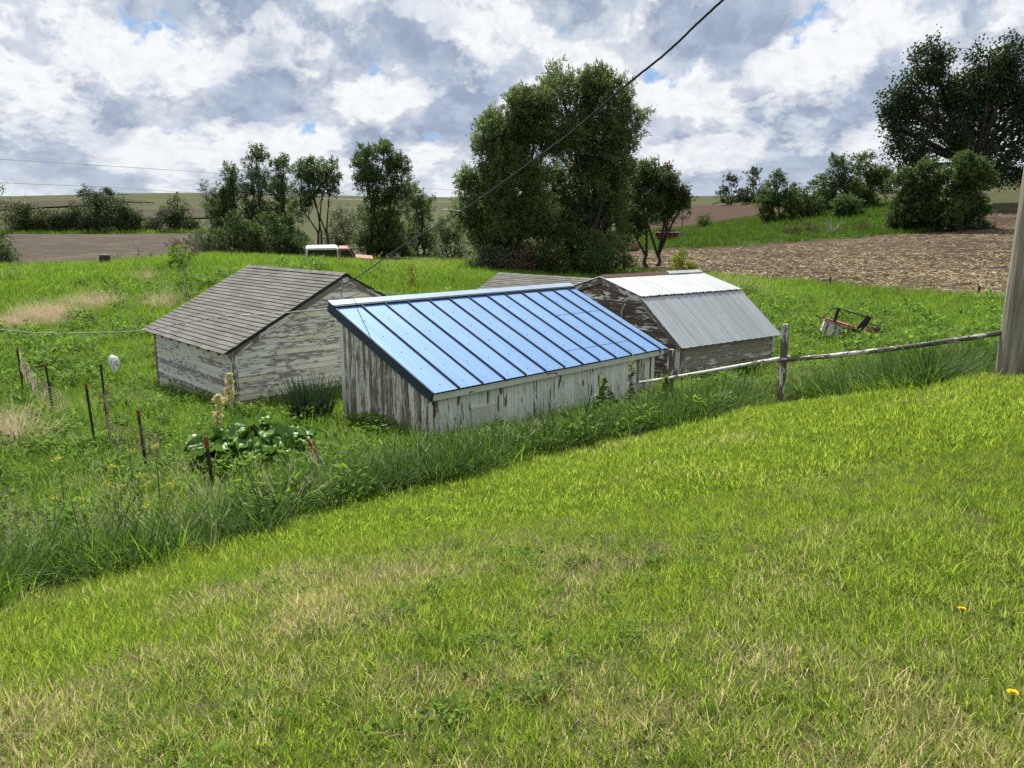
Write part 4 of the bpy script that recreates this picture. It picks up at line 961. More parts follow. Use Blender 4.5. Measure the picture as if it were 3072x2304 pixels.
    tree('hill_tree', 'second taller airy distant tree above the reddish field', 232, 2258, [(2255, 530, 24, 30), (2270, 580, 30, 30), (2240, 590, 26, 22)], 2800, .5, 'leaf_far', 'feather', .5, .2, 1)
    tree('bush', 'rounded bush right of the airy distant trees', 228, 2300, [(2295, 575, 20, 30), (2300, 595, 26, 20)], 1400, .5, 'leaf_far', 'round', .5, .15, 1, cat='bush')
    tree('bush', 'small conical bush on the distant pasture above the reddish field', 300, 2137, [(2137, 600, 10, 14)], 500, .6, 'leaf_far', 'round', .5, .12, 1, cat='bush', limbs=False, base=hit(2137, 614, 120.))
    tree('bush', 'lone round bush in front of the reddish field', 140, 2112, [(2112, 665, 24, 28), (2108, 685, 26, 14)], 2000, .32, 'leaf_dark', 'round', .45, .1, 1, cat='bush')
    tree('bush', 'low brown leafless bush on the hill slope left of the white dead bush', 108, 2400, [(2370, 690, 32, 16), (2420, 685, 34, 18)], 2200, .3, 'twig_brown', 'feather', .1, .05, 3, cat='bush')
    tree('bush', 'low brown leafless bush on the hill slope right of the white dead bush', 106, 2630, [(2590, 688, 30, 14), (2660, 690, 34, 14)], 2000, .3, 'twig_brown', 'feather', .1, .05, 3, cat='bush')
    # --- near saplings
    tree('sapling', 'bright yellow green sapling behind the gambrel shed', 44, 2045, [(2045, 775, 24, 28), (2020, 805, 32, 24), (2070, 808, 30, 22)], 3200, .13, 'leaf_yellow', 'feather', .4, .03, 3, cat='sapling')
    tree('sapling', 'leafy sapling standing alone in the meadow behind the grey shingle roof', 38, 545, [(545, 765, 30, 26), (530, 800, 26, 22), (560, 790, 20, 20)], 900, .14, 'weed_leaf', 'feather', .42, .025, 4, cat='sapling', bark='bark_pale')
    tree('bush', 'thin brownish twiggy shrub at the tilled field edge', 54, 545, [(520, 735, 22, 24), (560, 738, 24, 20), (590, 745, 20, 14)], 900, .16, 'twig_brown', 'feather', .2, .03, 4, cat='bush')
    tree('bush', 'small green shrub in the meadow below the service wire', 40, 1235, [(1235, 806, 15, 9)], 500, .12, 'leaf_yellow', 'round', .4, .02, 2, cat='bush', limbs=False)
    # dead white branches
    def dead(label, Y, px, py_top, py_bot, spread, n, mat='dead_white', rad=.05):
        b = on(px, Y); m = Y / FPX; root = tag(empty('dead_branch', tuple(b)), label, 'branch'); mb = MB()
        for i in range(n):
            x = (i / (n - 1) - .5) * 2 * spread * m if n > 1 else 0.; H = (py_bot - py_top) * m * random.uniform(.65, 1.)
            p1 = Vector((x * .4, random.uniform(-.2, .2), H * .5)); p2 = Vector((x, random.uniform(-.4, .4), H))
            mb.tube([(0, 0, -.1), p1, p2], [rad, rad * .7, rad * .3], 5)
            for _ in range(3):
                s = p1.lerp(p2, random.random()); mb.tube([s, s + Vector((random.uniform(-.4, .4), random.uniform(-.3, .3), random.uniform(.1, .45))) * (H * .5)], [rad * .4, rad * .15], 4)
        mb.build('branches', MATS[mat], root)
    dead('white dead forked branch at the tilled field edge', 57, 408, 735, 780, 18, 3, rad=.06)
    dead('bleached dead bush on the slope below the hill trees', 104, 2495, 652, 700, 28, 6, rad=.09)
    dead('bare pale bush on the slope beside the oak bushes', 103, 2680, 662, 702, 18, 5, 'bark_pale', .06)
    dead('thin grey dead twigs left of the white forked branch', 57, 345, 740, 775, 30, 6, 'bark_pale', .025)
build_trees()
#MARK_TREES_END
# ------------------------------------------------------------------ poles, fence, wires
simple('pole_wood', (.36, .31, .24), (.13, .115, .095), .95, 0, 3.2, .9, (9, 9, .35), rndv=.02)
simple('post_steel', (.028, .034, .026), (.05, .045, .03), .8, .2, 8.)
simple('post_red', (.30, .055, .03), (.22, .05, .03), .7, 0, 12.)
simple('wire_black', (.02, .02, .02), (.035, .033, .03), .55, 0, 9.)
simple('wire_grey', (.38, .37, .33), (.25, .24, .21), .5, .2, 40.)
simple('mesh_wire', (.30, .25, .20), (.2, .15, .11), .7, .4, 30.)
simple('red_paint', (.34, .12, .105), (.28, .10, .09), .55, 0, 5.)
simple('rust_red', (.34, .12, .09), (.24, .085, .06), .8, 0, 6.)
simple('white_paint', (.72, .71, .68), (.6, .58, .55), .6, 0, 4.)
simple('chalk_white', (.58, .58, .52), (.42, .42, .37), .8, 0, 5.)
simple('black_steel', (.022, .019, .018), (.04, .03, .026), .7, .2, 9.)
simple('dark_glass', (.012, .014, .016), (.02, .022, .024), .1, 0, 2., spec=.6)
simple('rubber', (.02, .02, .02), (.03, .028, .025), .85)
simple('hay', (.26, .17, .10), (.19, .12, .07), .95, 0, 10., .6)
simple('plastic_white', (.82, .82, .80), (.74, .74, .73), .35, 0, 5., spec=.5)
simple('wagon_red', (.16, .018, .02), (.12, .016, .018), .7, 0, 5.)
simple('stem_green', (.16, .22, .05), (.12, .17, .04), .6, 0, 9.)
simple('stem_red', (.28, .09, .06), (.2, .12, .05), .6, 0, 9.)

# utility pole at the right edge
pb = np.array([*aty(3046, 1120, 9.0)[:2], 0.]); pb[2] = float(h(pb[0], pb[1]))
pole = tag(empty('utility_pole', (pb[0], pb[1], pb[2] - .3)), 'grey weathered utility pole at the right edge of the lawn', 'pole')
n_ = 18
MB().tube([(.0, 0, .2 * 0 + 8.6 * i / n_) for i in range(n_ + 1)], [.215 - .0062 * i + random.uniform(-.002, .002) for i in range(n_ + 1)], 20).build('shaft', MATS['pole_wood'], pole, smooth=True)
MB().box((-.9, -.06, 7.9), (.9, .06, 8.05)).build('crossarm', MATS['pole_wood'], pole)

# pipe rail with two posts between the pole and the blue-roofed shed
fz = tag(empty('rail_fence', (4.2, 11.5, float(h(4.2, 11.5)))), 'peeling white pipe rail on two old posts beside the pole', 'fence')
O = Vector(fz.location)
def px3(px, py, Y): return Vector(aty(px, py, Y))
def post(px, ptop, Y, w, pbot=None):
    p = px3(px, ptop, Y); g = float(h(p.x, p.y)) - .3; b = MB(); n = 7; H = p.z - g
    for i in range(n):
        pass
    pts = [(0, 0, 0)]
    b.tube([Vector((random.uniform(-.004, .004), random.uniform(-.004, .004), H * i / (n - 1))) for i in range(n)], [w * random.uniform(.94, 1.04) for _ in range(n - 1)] + [w * .86], 8)
    # local X must run along the post for the paint grain
    v = [(z, x, y) for x, y, z in b.v]; o = link('post', mesh('post', v, b.f, MATS['old_post'], False), fz, Vector((p.x, p.y, g)) - O)
    o.rotation_euler = Matrix(((0, 1, 0), (0, 0, 1), (1, 0, 0))).to_euler(); return p, g
post(2357, 972, 11.5, .058); post(2014, 1048, 14.8, .072)
def rail(a, b, r0, r1, sag=0.):
    a, b = Vector(a), Vector(b); d = b - a; L = d.length; n = 12; mb = MB()
    mb.tube([(L * i / n, random.uniform(-.004, .004), -sag * math.sin(math.pi * i / n) + random.uniform(-.003, .003)) for i in range(n + 1)], [r0 + (r1 - r0) * i / n for i in range(n + 1)], 10)
    o = mb.build('rail', MATS['old_pipe'], fz, smooth=True); d.normalize(); s = Vector((0, 0, 1)).cross(d).normalized()
    o.matrix_local = Matrix.Translation(a - O) @ Matrix((d, s, d.cross(s))).transposed().to_4x4()
rail(px3(2345, 1081, 11.42), px3(3010, 998, 9.05), .032, .033, .03)
rail(px3(1918, 1148, 15.75), px3(2368, 1071, 11.62), .031, .032, .01)

# steel posts round the garden
def tpost(label, px, ptop, pbot, Y, red=.12, lean=0., mat='post_steel', tipmat='post_red'):
    Y = hit(px[1], pbot + 620 / Y, 4.)[1]
    top = px3(px[0], ptop, Y); bot = px3(px[1], pbot, Y); d = top - bot
    g = float(h(bot.x, bot.y)); bot = bot - d.normalized() * max(0., (bot.z - g) / max(d.normalized().z, .3) + .15); d = top - bot; L = d.length
    r = tag(empty('fence_post', tuple(bot)), label, 'post', 'steel posts round the garden'); r.rotation_euler = d.to_track_quat('Z', 'Y').to_euler()
    b = MB().box((-.024, -.004, 0), (.024, .004, L - red)).box((-.004, -.030, 0), (.004, -.004, L - red))
    for i in range(int(L / .09)): b.box((-.010, .004, .06 + i * .09), (.010, .012, .085 + i * .09))
    b.build('shaft', MATS[mat], r); MB().box((-.025, -.005, L - red), (.025, .005, L)).box((-.005, -.031, L - red), (.005, -.005, L)).build('tip', MATS[tipmat], r)
    return r, top
TP = [tpost('rusty leaning steel post farthest left in the garden row', (52, 67), 1046, 1148, 13.2, .05)[1],
      tpost('dark steel post second from the left in the garden row', (137, 157), 1093, 1210, 12.2, .06)[1],
      tpost('red tipped steel post third from the left in the garden row', (258, 282), 1150, 1304, 11.2, .10)[1],
      tpost('rusty tipped steel post with wire twists left of the rhubarb', (415, 435), 1230, 1366, 10.6, .10)[1],
      tpost('red tipped dark steel post in front of the rhubarb leaves', (619, 641), 1309, 1461, 9.8, .16)[1]]
tpost('leaning grey stake with red top right of the rhubarb', (925, 972), 1317, 1392, 10.8, .22, mat='wire_grey')
tpost('thin grey bare stake between the third and fourth posts', (303, 318), 1093, 1227, 12.4, .02, tipmat='post_steel')
for px, t_, b_, Y, lb in ((2491, 836, 880, 50, 'thin dark post at the stubble field edge above the gambrel shed'), (2938, 864, 906, 40, 'thin dark post at the stubble field edge beside the utility pole'), (1834, 797, 835, 48, 'thin post at the field edge behind the gambrel roof peak')):
    p = px3(px, t_, Y); g = on(px, Y)[2]; r = tag(empty('field_post', (p.x, p.y, g)), lb, 'post')
    MB().box((-.05, -.05, -.1), (.05, .05, p.z - g + .1)).build('shaft', MATS['post_steel'], r); MB().box((-.045, -.01, p.z - g - .25), (.045, .01, p.z - g - .2)).build('wire_clip', MATS['mesh_wire'], r)
# remnants of woven wire
def net(label, tops, hgt, nx, nz, sag=.1):
    b = MB(); tops = [Vector(t) for t in tops]
    def P(u, v):
        k = u * (len(tops) - 1); i = min(int(k), len(tops) - 2); t = tops[i].lerp(tops[i + 1], k - i)
        return t + Vector((.03 * math.sin(u * 31 + v * 5), .03 * math.cos(u * 23), -hgt * v - sag * math.sin(math.pi * u) + .02 * math.sin(u * 40 + v * 9)))
    for j in range(nz + 1): b.tube([P(i / nx, j / nz) for i in range(nx + 1)], .0042, 4, False)
    for i in range(nx + 1): b.tube([P(i / nx, j / nz) for j in range(nz + 1)], .0038, 4, False)
    tag(b.build('wire_netting', MATS['mesh_wire']), label, 'netting')
net('slumped rusty wire netting hanging from the leftmost garden post', [TP[0] + Vector((0, 0, -.05)), px3(110, 1125, TP[1].y + .3), px3(200, 1190, TP[1].y - .6)], .5, 14, 8, .08)
net('curled wire netting between the third and fourth garden posts', [px3(312, 1150, TP[3].y + .6), px3(325, 1250, TP[3].y + .3), px3(425, 1290, TP[3].y)], .4, 14, 7, .12)
net('rusty wire netting scrap at the fourth garden post', [TP[3] + Vector((0, 0, -.2)), px3(475, 1300, TP[3].y - .3)], .4, 8, 8, .05)
def wire(name, label, pts, rad, mat, n=8, jit=.0, cat='wire'):
    P = [Vector(p) for p in pts]; out_ = []
    for i in range(len(P) - 1):
        p0, p1, p2, p3 = P[max(i - 1, 0)], P[i], P[i + 1], P[min(i + 2, len(P) - 1)]
        for k in range(n):
            t = k / n; out_.append(.5 * ((2 * p1) + (p2 - p0) * t + (2 * p0 - 5 * p1 + 4 * p2 - p3) * t * t + (3 * p1 - p0 - 3 * p2 + p3) * t ** 3) + Vector((random.gauss(0, jit), random.gauss(0, jit), random.gauss(0, jit))))
    out_.append(P[-1]); b = MB().tube(out_, rad, 6)
    return tag(b.build(name, MATS[mat], smooth=True), label, cat)
def on_plane(px, py, A, B):                           # point seen at px,py in the upright plane through A and B
    r = ray(px, py); d = np.array(B[:2]) - np.array(A[:2]); nrm = np.array([-d[1], d[0]]); t = nrm @ np.array(A[:2]) / (nrm @ r[:2]); return Vector(r * t)
WA = aty(1010, 862, 17.0); WB = np.array([1.9, 6.0, 0])
wp = [on_plane(a, b, WA, WB) for a, b in ((1010, 862), (1080, 826), (1200, 742), (1375, 640), (1575, 500), (1720, 392), (1875, 258), (2000, 158), (2090, 72), (2180, -12), (2290, -125), (2420, -270))]
wire('service_wire', 'long black service wire rising from the grey shed gable to the upper right', wp, .011, 'wire_black', 8, .0015)
k_ = wp[3]; wire('wire_tail', 'short loose wire tail where the service wire is spliced', [k_ + Vector((.05, 0, .03)), k_ + Vector((-.05, 0, .04)), k_ + Vector((-.2, 0, .05)), k_ + Vector((-.27, 0, -.02)), k_ + Vector((-.29, 0, -.14))], .006, 'wire_grey', 5)
LA, LB = aty(990, 926, 15.0), np.array([-10.5, 13.4, 0])
lp = [on_plane(a, b, LA, LB) for a, b in ((-260, 972), (0, 990), (130, 999), (300, 998), (440, 990), (560, 967), (660, 951), (800, 941), (900, 934), (985, 926))]
wire('drop_wire', 'pale twisted wire crossing the grey shingle roof to the blue roof corner', lp, .009, 'wire_grey', 8, .004)
wire('drop_loop', 'black wire loop hanging from the blue roof corner', [on_plane(a, b, LA, LB) for a, b in ((905, 937), (935, 953), (965, 960), (990, 953), (993, 935))], .006, 'wire_black', 6)
wire('gable_loop', 'black wire loop on the grey shed gable below its peak', [px3(a, b, 16.75) for a, b in ((1065, 832), (1040, 850), (1027, 862), (1023, 880), (1027, 892), (1040, 893), (1070, 883), (1100, 868))], .007, 'wire_black', 6)
wire('gable_wire', 'thin grey wire from the grey shed gable toward the blue ridge', [px3(1100, 868, 16.9), px3(1150, 876, 17.5), px3(1215, 888, 18.6)], .006, 'wire_grey', 6)
for lb, pts in (('upper far power line sagging across the left sky', ((-300, 462), (0, 478), (330, 498), (660, 520), (1000, 545), (1400, 572), (2040, 598))), ('lower far power line just above the left hill crest', ((-300, 534), (0, 548), (330, 562), (660, 583), (1000, 597), (1400, 606), (2040, 612)))):
    wire('power_line', lb, [px3(a, b, 111.) for a, b in pts], .028, 'wire_grey', 6)
fp = on(2046, 111); r = tag(empty('utility_pole', tuple(fp)), 'slim distant utility pole beside the red wagon', 'pole')
H = px3(2046, 588, 111).z - fp[2]; MB().tube([(.0, 0, -.3), (0, 0, H)], [.16, .1], 8).build('shaft', MATS['pole_wood'], r); MB().box((-.5, -.05, H - .5), (.5, .05, H - .38)).build('crossarm', MATS['pole_wood'], r)
fp = on(3066, 190); r = tag(empty('utility_pole', tuple(fp)), 'tiny pole on the hill crest at the right edge', 'pole')
H = px3(3066, 500, 190).z - fp[2]; MB().tube([(.0, 0, -.3), (0, 0, H)], [.16, .12], 8).build('shaft', MATS['pole_wood'], r); MB().box((-.5, -.05, H - .5), (.5, .05, H - .38)).build('crossarm', MATS['pole_wood'], r)

# ------------------------------------------------------------------ pickup truck behind the meadow crest
def truck():
    Y = 56.; c = aty(1020, 750, Y); g = px3(1020, 738, Y).z - 1.78
    r = tag(empty('pickup_truck', (c[0], Y, g), R(14)), 'abandoned red pickup with white topper half hidden behind the meadow', 'truck')
    r.rotation_euler = (R(6), 0, R(14))
    def prism(prof, w, name, mat, parent=None, y0=None):
        b = MB(); n = len(prof); y0 = -w / 2 if y0 is None else y0
        b.v = [(x, y0, z) for x, z in prof] + [(x, y0 + w, z) for x, z in prof]
        b.f = [tuple(range(n - 1, -1, -1)), tuple(range(n, 2 * n))] + [(i, (i + 1) % n, (i + 1) % n + n, i + n) for i in range(n)]
        b.f = [tuple(reversed(f)) for f in b.f]
        return b.build(name, MATS[mat], parent or r)
    prism([(-2.45, .45), (2.35, .45), (2.4, .75), (2.3, .98), (1.15, 1.08), (-2.45, 1.08)], 1.76, 'body', 'red_paint')
    prism([(-.12, 1.06), (1.05, 1.06), (.62, 1.66), (.5, 1.72), (-.05, 1.72), (-.14, 1.6)], 1.58, 'cab', 'red_paint')
    for s in (-1, 1): prism([(.02, 1.14), (.86, 1.14), (.56, 1.58), (.04, 1.58)], .02, 'window', 'dark_glass', None, s * .8 - .01)
    prism([(1.06, 1.09), (1.1, 1.09), (.68, 1.64), (.64, 1.64)], 1.4, 'windshield', 'dark_glass')
    prism([(-2.42, 1.08), (-.16, 1.08), (-.16, 1.70), (-.3, 1.78), (-2.25, 1.76), (-2.36, 1.70)], 1.7, 'topper', 'white_paint')
    for s in (-1, 1): prism([(-2.28, 1.1), (-.24, 1.1), (-.24, 1.64), (-2.2, 1.64)], .03, 'topper_window', 'dark_glass', None, s * .86 - .015)
    b = MB().box((-2.46, -.62, 1.16), (-2.40, .62, 1.58)); b.build('rear_window', MATS['dark_glass'], r)
    for x in (-1.5, 1.55):
        for s in (-1, 1):
            w = MB().tube([(0, -.1, 0), (0, .1, 0)], .36, 16).build('wheel', MATS['rubber'], r, (x, s * .8, .36)); MB().tube([(0, s * .05, 0), (0, s * .115, 0)], .18, 12).build('rim', MATS['white_paint'], w)
    b = MB().tube([(1.1, -.7, 1.4), (1.35, -.95, 1.6), (1.4, -.95, 1.95)], .035, 5); b.build('mirror_arm', MATS['black_steel'], r)
    MB().box((2.36, -.8, .5), (2.48, .8, .66)).build('bumper', MATS['chalk_white'], r)
    MB().box((2.34, -.7, .72), (2.41, -.4, .92)).build('headlight', MATS['dark_glass'], r); MB().box((2.34, .4, .72), (2.41, .7, .92)).build('headlight', MATS['dark_glass'], r)
truck()
# ------------------------------------------------------------------ red wagon and bale by the far field edge
def wagon():
    p = on(2000, 112); r = tag(empty('farm_wagon', tuple(p), R(-6)), 'dark red box wagon by the distant utility pole', 'wagon')
    b = MB(); b.hexa([(-1.5, -.7, .5), (1.5, -.7, .5), (1.5, .7, .5), (-1.5, .7, .5), (-1.65, -.95, 1.35), (1.65, -.95, 1.35), (1.65, .95, 1.35), (-1.65, .95, 1.35)]); b.build('box', MATS['wagon_red'], r)
    for s in (-1, 1): MB().box((-1.66, s * .95 - .04, 1.35), (1.66, s * .95 + .04, 1.45)).build('top_rail', MATS['white_paint'], r)
    MB().box((-1.2, -.5, 1.45), (1.2, .5, 1.7)).build('load', MATS['post_steel'], r)
    for x in (-1., 1.):
        for s in (-1, 1): MB().tube([(0, -.1, 0), (0, .1, 0)], .4, 12).build('wheel', MATS['rubber'], r, (x, s * .75, .4))
wagon()
def bale(label, px, Y, ln, rad, rz):
    p = on(px, Y); r = tag(empty('round_bale', tuple(p), rz), label, 'bale')
    mb = MB(); n = 22
    mb.tube([(-ln / 2, 0, rad), (-ln / 2 + .08, 0, rad), (0, 0, rad), (ln / 2 - .08, 0, rad), (ln / 2, 0, rad)], [rad * .94, rad, rad * 1.01, rad, rad * .94], n); mb.build('roll', MATS['hay'], r, smooth=False)
    for k in (-.3, .0, .3): MB().tube([(k * ln - .01, 0, rad), (k * ln + .01, 0, rad)], [rad * 1.02] * 2, n).build('twine', MATS['rust_red'], r)
bale('brown round hay bale under the trees left of the wagon', 1893, 93, 1.9, .75, R(25))
# ------------------------------------------------------------------ red implement in the grass
def implement():
    Y = 28.; p = on(2525, Y, 1030); r = tag(empty('seed_drill', (p[0], p[1], p[2] + .14), R(-16)), 'tilted old red farm implement in the grass beside the rail', 'implement')
    r.rotation_euler = (R(-4), R(13), R(-16))
    b = MB(); b.hexa([(-.85, -.42, .0), (.35, -.42, .0), (.3, .42, .0), (-.8, .42, .0), (-.80, -.30, .52), (.25, -.30, .52), (.25, .36, .52), (-.75, .36, .52)]); b.build('side_tank', MATS['chalk_white'], r)
    b = MB(); b.hexa([(-.84, -.36, .52), (.34, -.36, .47), (.40, .42, .52), (-.78, .42, .56), (-.80, -.30, .58), (.30, -.30, .53), (.36, .38, .60), (-.74, .38, .63)]); b.build('lid', MATS['rust_red'], r)
    for i in range(4): MB().box((-.70 + .28 * i, -.435, .05), (-.665 + .28 * i, -.385, .46)).build('slot', MATS['black_steel'], r)
    f = MB()
    f.tube([(-1.15, -.3, .62), (-.92, -.3, .58), (-.66, -.25, 1.02), (-.5, -.25, 1.06), (.62, -.2, 1.0)], .022, 6)
    f.tube([(-.45, -.25, 1.04), (.22, -.32, .55)], .014, 5); f.tube([(-.9, -.38, .60), (.4, -.40, .52)], .018, 5)
    f.build('frame', MATS['black_steel'], r)
    MB().box((-.53, -.29, .58), (-.43, -.21, 1.06)).build('upright', MATS['black_steel'], r)
    b = MB(); b.hexa([(.20, -.30, .30), (.48, -.30, .30), (.48, -.16, .30), (.20, -.16, .30), (.52, -.28, 1.06), (.70, -.28, 1.02), (.70, -.14, 1.02), (.52, -.14, 1.06)]); b.build('gear_arm', MATS['black_steel'], r)
    MB().tube([(.62, -.2, .78), (.95, -.2, .78)], .02, 6).build('shaft', MATS['black_steel'], r)
    MB().box((.62, -.26, .50), (.95, .1, .72)).build('gear_box', MATS['rust_red'], r)
    for x, rad in ((.98, .19), (1.06, .15), (1.16, .11)): MB().tube([(x, -.2, .6), (x + .04, -.2, .6)], rad, 14).build('pulley', MATS['black_steel'], r)
    MB().tube([(-.25, -.5, .1), (-.25, -.38, .1)], .3, 16).build('wheel', MATS['rubber'], r, (.45, .02, .1))
implement()
# ------------------------------------------------------------------ white plastic bag in the garden weeds
def bag():
    p = px3(338, 1092, hit(338, 1150, 6.)[1]); g = float(h(p.x, p.y)); r = tag(empty('plastic_bag', (p.x, p.y, p.z - .1)), 'crumpled white plastic bag draped on weeds left of the grey shed', 'bag')
    v, f = [], []; nu, nv = 18, 9
    for j in range(nv + 1):
        t = j / nv; rad = .13 * math.sin(min(t * 1.9, 1.57)) * (1 - .18 * max(0, t - .6))
        for i in range(nu):
            a = 6.283 * i / nu; w = 1 + (.05 + .22 * t) * math.sin(a * 5 + 2 * t) * t + .08 * math.sin(a * 3)
            v.append((rad * w * math.cos(a) * 1.1 + .05 * t, rad * w * math.sin(a), .36 - .24 * t * t - .04 * math.sin(a) * t - .06 * t))
    for j in range(nv):
        for i in range(nu): a, b = j * nu + i, j * nu + (i + 1) % nu; f.append((a, a + nu, b + nu, b))
    link('film', mesh('film', v, f, MATS['plastic_white'], True), r)
    v, f = [], []
    for j in range(6):
        for i in range(9):
            t = j / 5; u = i / 8; v.append((.02 + .15 * u + .02 * math.sin(j * 2 + i), -.13 - .03 * math.sin(i * 2.1 + j) + .05 * u, .22 - .30 * t + .03 * math.sin(i * 3)))
    for j in range(5):
        for i in range(8): a = j * 9 + i; f.append((a, a + 9, a + 10, a + 1))
    link('loose_flap', mesh('loose_flap', v, f, MATS['plastic_white'], True), r)
bag()
# ------------------------------------------------------------------ rhubarb with flower stalks
leafmat('rhubarb_leaf', (.055, .13, .025), (.15, .28, .04), .28, None, .35, .42, 1.3)
leafmat('rhubarb_flower', (.66, .60, .26), (.85, .80, .46), .3, None, .2, .6, 1.1)
def rhubarb():
    b0 = hit(780, 1400, 4.); r = tag(empty('rhubarb_plant', tuple(b0)), 'big leaved rhubarb with two creamy flower plumes in the garden', 'plant')
    def leaf(seed):
        q = np.random.default_rng(seed); v, f, A = [], [], []; nu, nv = 11, 9; t0 = q.random()
        for j in range(nv):
            t = j / (nv - 1)
            wid = .19 * (math.sin(math.pi * min(1, t * .86 + .14)) ** .7) * (1.05 if t < .35 else 1.) + .002
            for i in range(nu):
                u = (i / (nu - 1) - .5) * 2; edge = abs(u)
                x = t * .40 - .06 * edge * (1 - t) ; y = u * wid
                z = .055 * math.sin(u * 9 + t * 4 + seed) * edge + .05 * math.sin(t * 13 + seed * 2 + u * 3) * edge - .10 * t * t * 1.1 + .05 * edge * edge - .02 * abs(math.sin(u * 6)) 
                v.append((x, y, z)); A.append((min(1, max(0, t0 * .5 + .3 * edge + q.random() * .2)), t, q.random()))
        for j in range(nv - 1):
            for i in range(nu - 1): a = j * nu + i; f.append((a, a + 1, a + nu + 1, a + nu))
        return np_mesh('leaf', v, f, MATS['rhubarb_leaf'], [('tint', 'FLOAT_VECTOR', np.array(A))], smooth=True)
    LV = [leaf(s) for s in range(7)]; st = MB()
    for i in range(110):
        a = random.random() * 6.283; q = math.sqrt(random.random()); x = .82 * q * math.cos(a); y = .62 * q * math.sin(a); z = .72 - .38 * q + random.uniform(-.16, .1)
        o = link('leaf', random.choice(LV), r, (x, y, z)); s = random.uniform(.6, 1.1); o.scale = (s, s, s)
        o.rotation_euler = Euler((random.gauss(0, .45), random.uniform(-.25, .75), a + random.gauss(0, .6)), 'XYZ')
        st.tube([(x * .35, y * .35, -.05), (x * .75, y * .75, z * .7), (x, y, z)], [.014, .011, .007], 5)
    st.build('stalks', MATS['stem_red'], r)['kind'] = 'stuff'
    for (px, pt, pbm, Y, w_) in ((690, 1122, 1215, b0[1] + .25, 22), (655, 1185, 1285, b0[1] - .02, 30)):
        m = Y / FPX; top = Vector(aty(px, pt, Y)) - Vector(b0); bot = Vector(aty(px - 4, pbm, Y)) - Vector(b0); root = Vector((top.x * .7, top.y, 0))
        s = MB().tube([root, bot, top], [.016, .012, .004], 6).build('flower_stalk', MATS['stem_green'], r)
        V, Q, A = [], [], []; q = np.random.default_rng(int(px)); n = 4200
        # plume built of side sprays
        for k in range(26):
            t = q.random() ** .8; base = bot.lerp(top, t); ang = q.random() * 6.28; ln = w_ * m * (1.05 - .75 * t) * (.6 + .6 * q.random()); d = Vector((math.cos(ang), math.sin(ang), .75)).normalized()
            for _ in range(n // 26):
                tt = q.random(); c = np.array(base + d * ln * tt) + q.normal(0, .012, 3); e = q.normal(size=3); e /= np.linalg.norm(e); g = np.cross(e, q.normal(size=3)); g /= np.linalg.norm(g) + 1e-6; z_ = .012
                i = len(V); V += [c - e * z_, c + g * z_, c + e * z_, c - g * z_]; Q.append((i, i + 1, i + 2, i + 3)); A += [(q.random(), t, q.random())] * 4
        link('plume', np_mesh('plume', V, Q, MATS['rhubarb_flower'], [('tint', 'FLOAT_VECTOR', np.array(A))]), s)
rhubarb()
# ------------------------------------------------------------------ leafy weeds with character
def leafy_plant(name, label, base, H, wid, n, size, mat, flower=None, upright=.3, seed=1, cat='plant', blade=.45, topn=400):
    q = np.random.default_rng(seed); r = tag(empty(name, tuple(base)), label, cat); st = MB(); V, Q, A = [], [], []
    stems = max(3, int(wid * 10)); tips = []
    for s in range(stems):
        a = q.random() * 6.28; w = wid * math.sqrt(q.random()) * (.15 if s == 0 else 1); hh = H * (1 - .55 * (w / wid) ** 1.2) * (1 if s == 0 else q.uniform(.6, .95)); tip = Vector((w * math.cos(a), w * math.sin(a), hh)); tips.append(tip)
        st.tube([(0, 0, -.1), (tip.x * .5, tip.y * .5, hh * .55), tip], [.011, .008, .003], 5)
        for k in range(n // stems):
            t = q.random() ** .8; c = np.array([tip.x * t, tip.y * t, hh * t]); b = q.random() * 6.28; d = np.array([math.cos(b), math.sin(b), q.normal(upright, .35)]); d /= np.linalg.norm(d); l = size * (.5 + q.random()) * (1.15 - .6 * t)
            sd = np.cross(d, [0, 0, 1.]); sd /= np.linalg.norm(sd); sd[2] += q.normal(0, .3); i = len(V)
            V += [c, c + d * l * .5 + sd * l * blade * .5, c + d * l - np.array([0, 0, .15 * l]), c + d * l * .5 - sd * l * blade * .5]; Q.append((i, i + 1, i + 2, i + 3)); A += [(q.random(), t, q.random())] * 4
    link('leaves', np_mesh('leaves', V, Q, MATS[mat], [('tint', 'FLOAT_VECTOR', np.array(A))]), r)
    st.build('stem', MATS['stem_green'], r)
    if flower:
        V, Q, A = [], [], []
        for tip in tips[:flower[1]]:
            for _ in range(topn // flower[1]):
                c = np.array(tip) + q.normal(0, 1, 3) * np.array(flower[2]); e = q.normal(size=3); e /= np.linalg.norm(e); g = np.cross(e, q.normal(size=3)); g /= np.linalg.norm(g); z_ = .009; i = len(V)
                V += [c - e * z_, c + g * z_, c + e * z_, c - g * z_]; Q.append((i, i + 1, i + 2, i + 3)); A += [(q.random(), .5, q.random())] * 4
        link('flowers', np_mesh('flowers', V, Q, MATS[flower[0]], [('tint', 'FLOAT_VECTOR', np.array(A))]), r)
    return r
pw = on(1885, 12.9, 1250)
leafy_plant('mustard_weed', 'tall bushy weed with yellow tip against the white shed front', pw, px3(1885, 1090, 12.9).z - pw[2], .62, 1500, .13, 'leaf_pale', ('leaf_yellow', 1, (.035, .035, .12)), .35, 3, topn=150)
leafy_plant('leafy_weed', 'dark leafy weed left of the tall yellow tipped weed', on(1800, 12.4, 1260), 1.0, .42, 1300, .13, 'weed_leaf', None, .4, 4)
leafy_plant('leafy_weed', 'low leafy weed right of the tall yellow tipped weed', on(1985, 12.4, 1260), .85, .45, 1300, .13, 'weed_leaf', None, .4, 5)
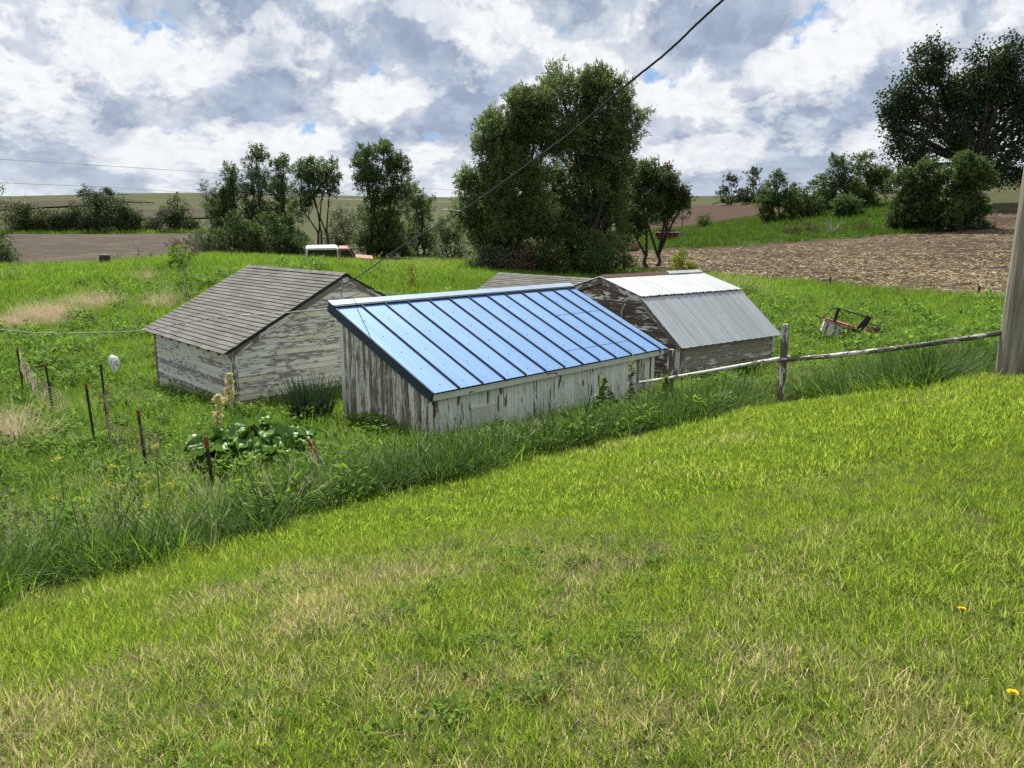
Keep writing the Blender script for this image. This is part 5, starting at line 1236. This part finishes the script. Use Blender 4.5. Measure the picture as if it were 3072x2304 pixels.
for i, (px, Y, H_, lb) in enumerate(((470, 8.2, .95, 'yellow flowered mustard below the fourth garden post'), (395, 8.9, .9, 'yellow flowered mustard left of the fourth garden post'), (180, 8.6, .9, 'yellow flowered mustard at the left below the posts'), (345, 8.0, .8, 'small yellow flowered mustard in the left bank grass'))):
    leafy_plant('mustard_weed', lb, on(px, Y, 1400), H_, .22, 110, .08, 'weed_leaf', ('yellow_petal', 4, (.03, .03, .018)), .5, 20 + i, topn=110)
leafy_plant('mustard_weed', 'patch of yellow flowering weed beside the red implement', on(2420, 29, 1000), .8, .9, 700, .1, 'weed_leaf', ('yellow_petal', 9, (.12, .12, .06)), .5, 31, topn=500)
ic = on(935, 14.9, 1190); r = tag(empty('iris_clump', tuple(ic)), 'dark spiky clump of upright leaves against the grey shed gable', 'plant')
V, T, A = blades(300, .36, .8, 1.25, .022, .036, .14, .25, 3, np.random.default_rng(3)); leafmat('iris_leaf', (.022, .048, .02), (.05, .09, .035), .2, None, .35, .4, 1.1)
link('leaves', np_mesh('leaves', V, T, MATS['iris_leaf'], [('tint', 'FLOAT_VECTOR', A)]), r); MB().tube([(0, 0, -.05), (0, 0, .12)], [.2, .1], 8).build('crown_base', MATS['stem_green'], r)
# ------------------------------------------------------------------ dandelions in the lawn
for px, py, s, lb in ((2880, 1862, 1., 'yellow dandelion in the lawn, the farther of two'), (3030, 2122, 1.15, 'yellow dandelion in the lawn, nearest the lower right corner')):
    p = hit(px, py + 14, 1.2); r = tag(empty('dandelion', tuple(p)), lb, 'flower'); mb = MB(); H = .075
    for i in range(46):
        a = i * 2.4; q = .017 * s * math.sqrt((i + 3) / 49); z = H + .006 * (1 - i / 46); c, s_ = math.cos(a), math.sin(a)
        mb.quad((c * q * .2 - s_ * .002, s_ * q * .2 + c * .002, z - .004), (c * q * .2 + s_ * .002, s_ * q * .2 - c * .002, z - .004), (c * q + s_ * .0028, s_ * q - c * .0028, z + .002), (c * q - s_ * .0028, s_ * q + c * .0028, z + .002))
    simple('dandelion_yellow', (.85, .60, .01), (.8, .52, .01), .6, 0, 60.)
    mb.build('petals', MATS['dandelion_yellow'], r); MB().tube([(0, 0, -.02), (.004, 0, H)], [.003, .0035], 6).build('stem', MATS['stem_green'], r)
p = on(306, 55.5); r = tag(empty('stump', tuple(p)), 'dark low stump with pale top at the tilled field edge', 'stump')
MB().tube([(0, 0, -.1), (0, 0, .25), (.03, 0, .62)], [.5, .4, .36], 10).build('bole', MATS['bark'], r); MB().tube([(.03, 0, .62), (.03, 0, .66)], [.36, .33], 10).build('cut_face', MATS['bark_pale'], r)
#MARK_THINGS_END
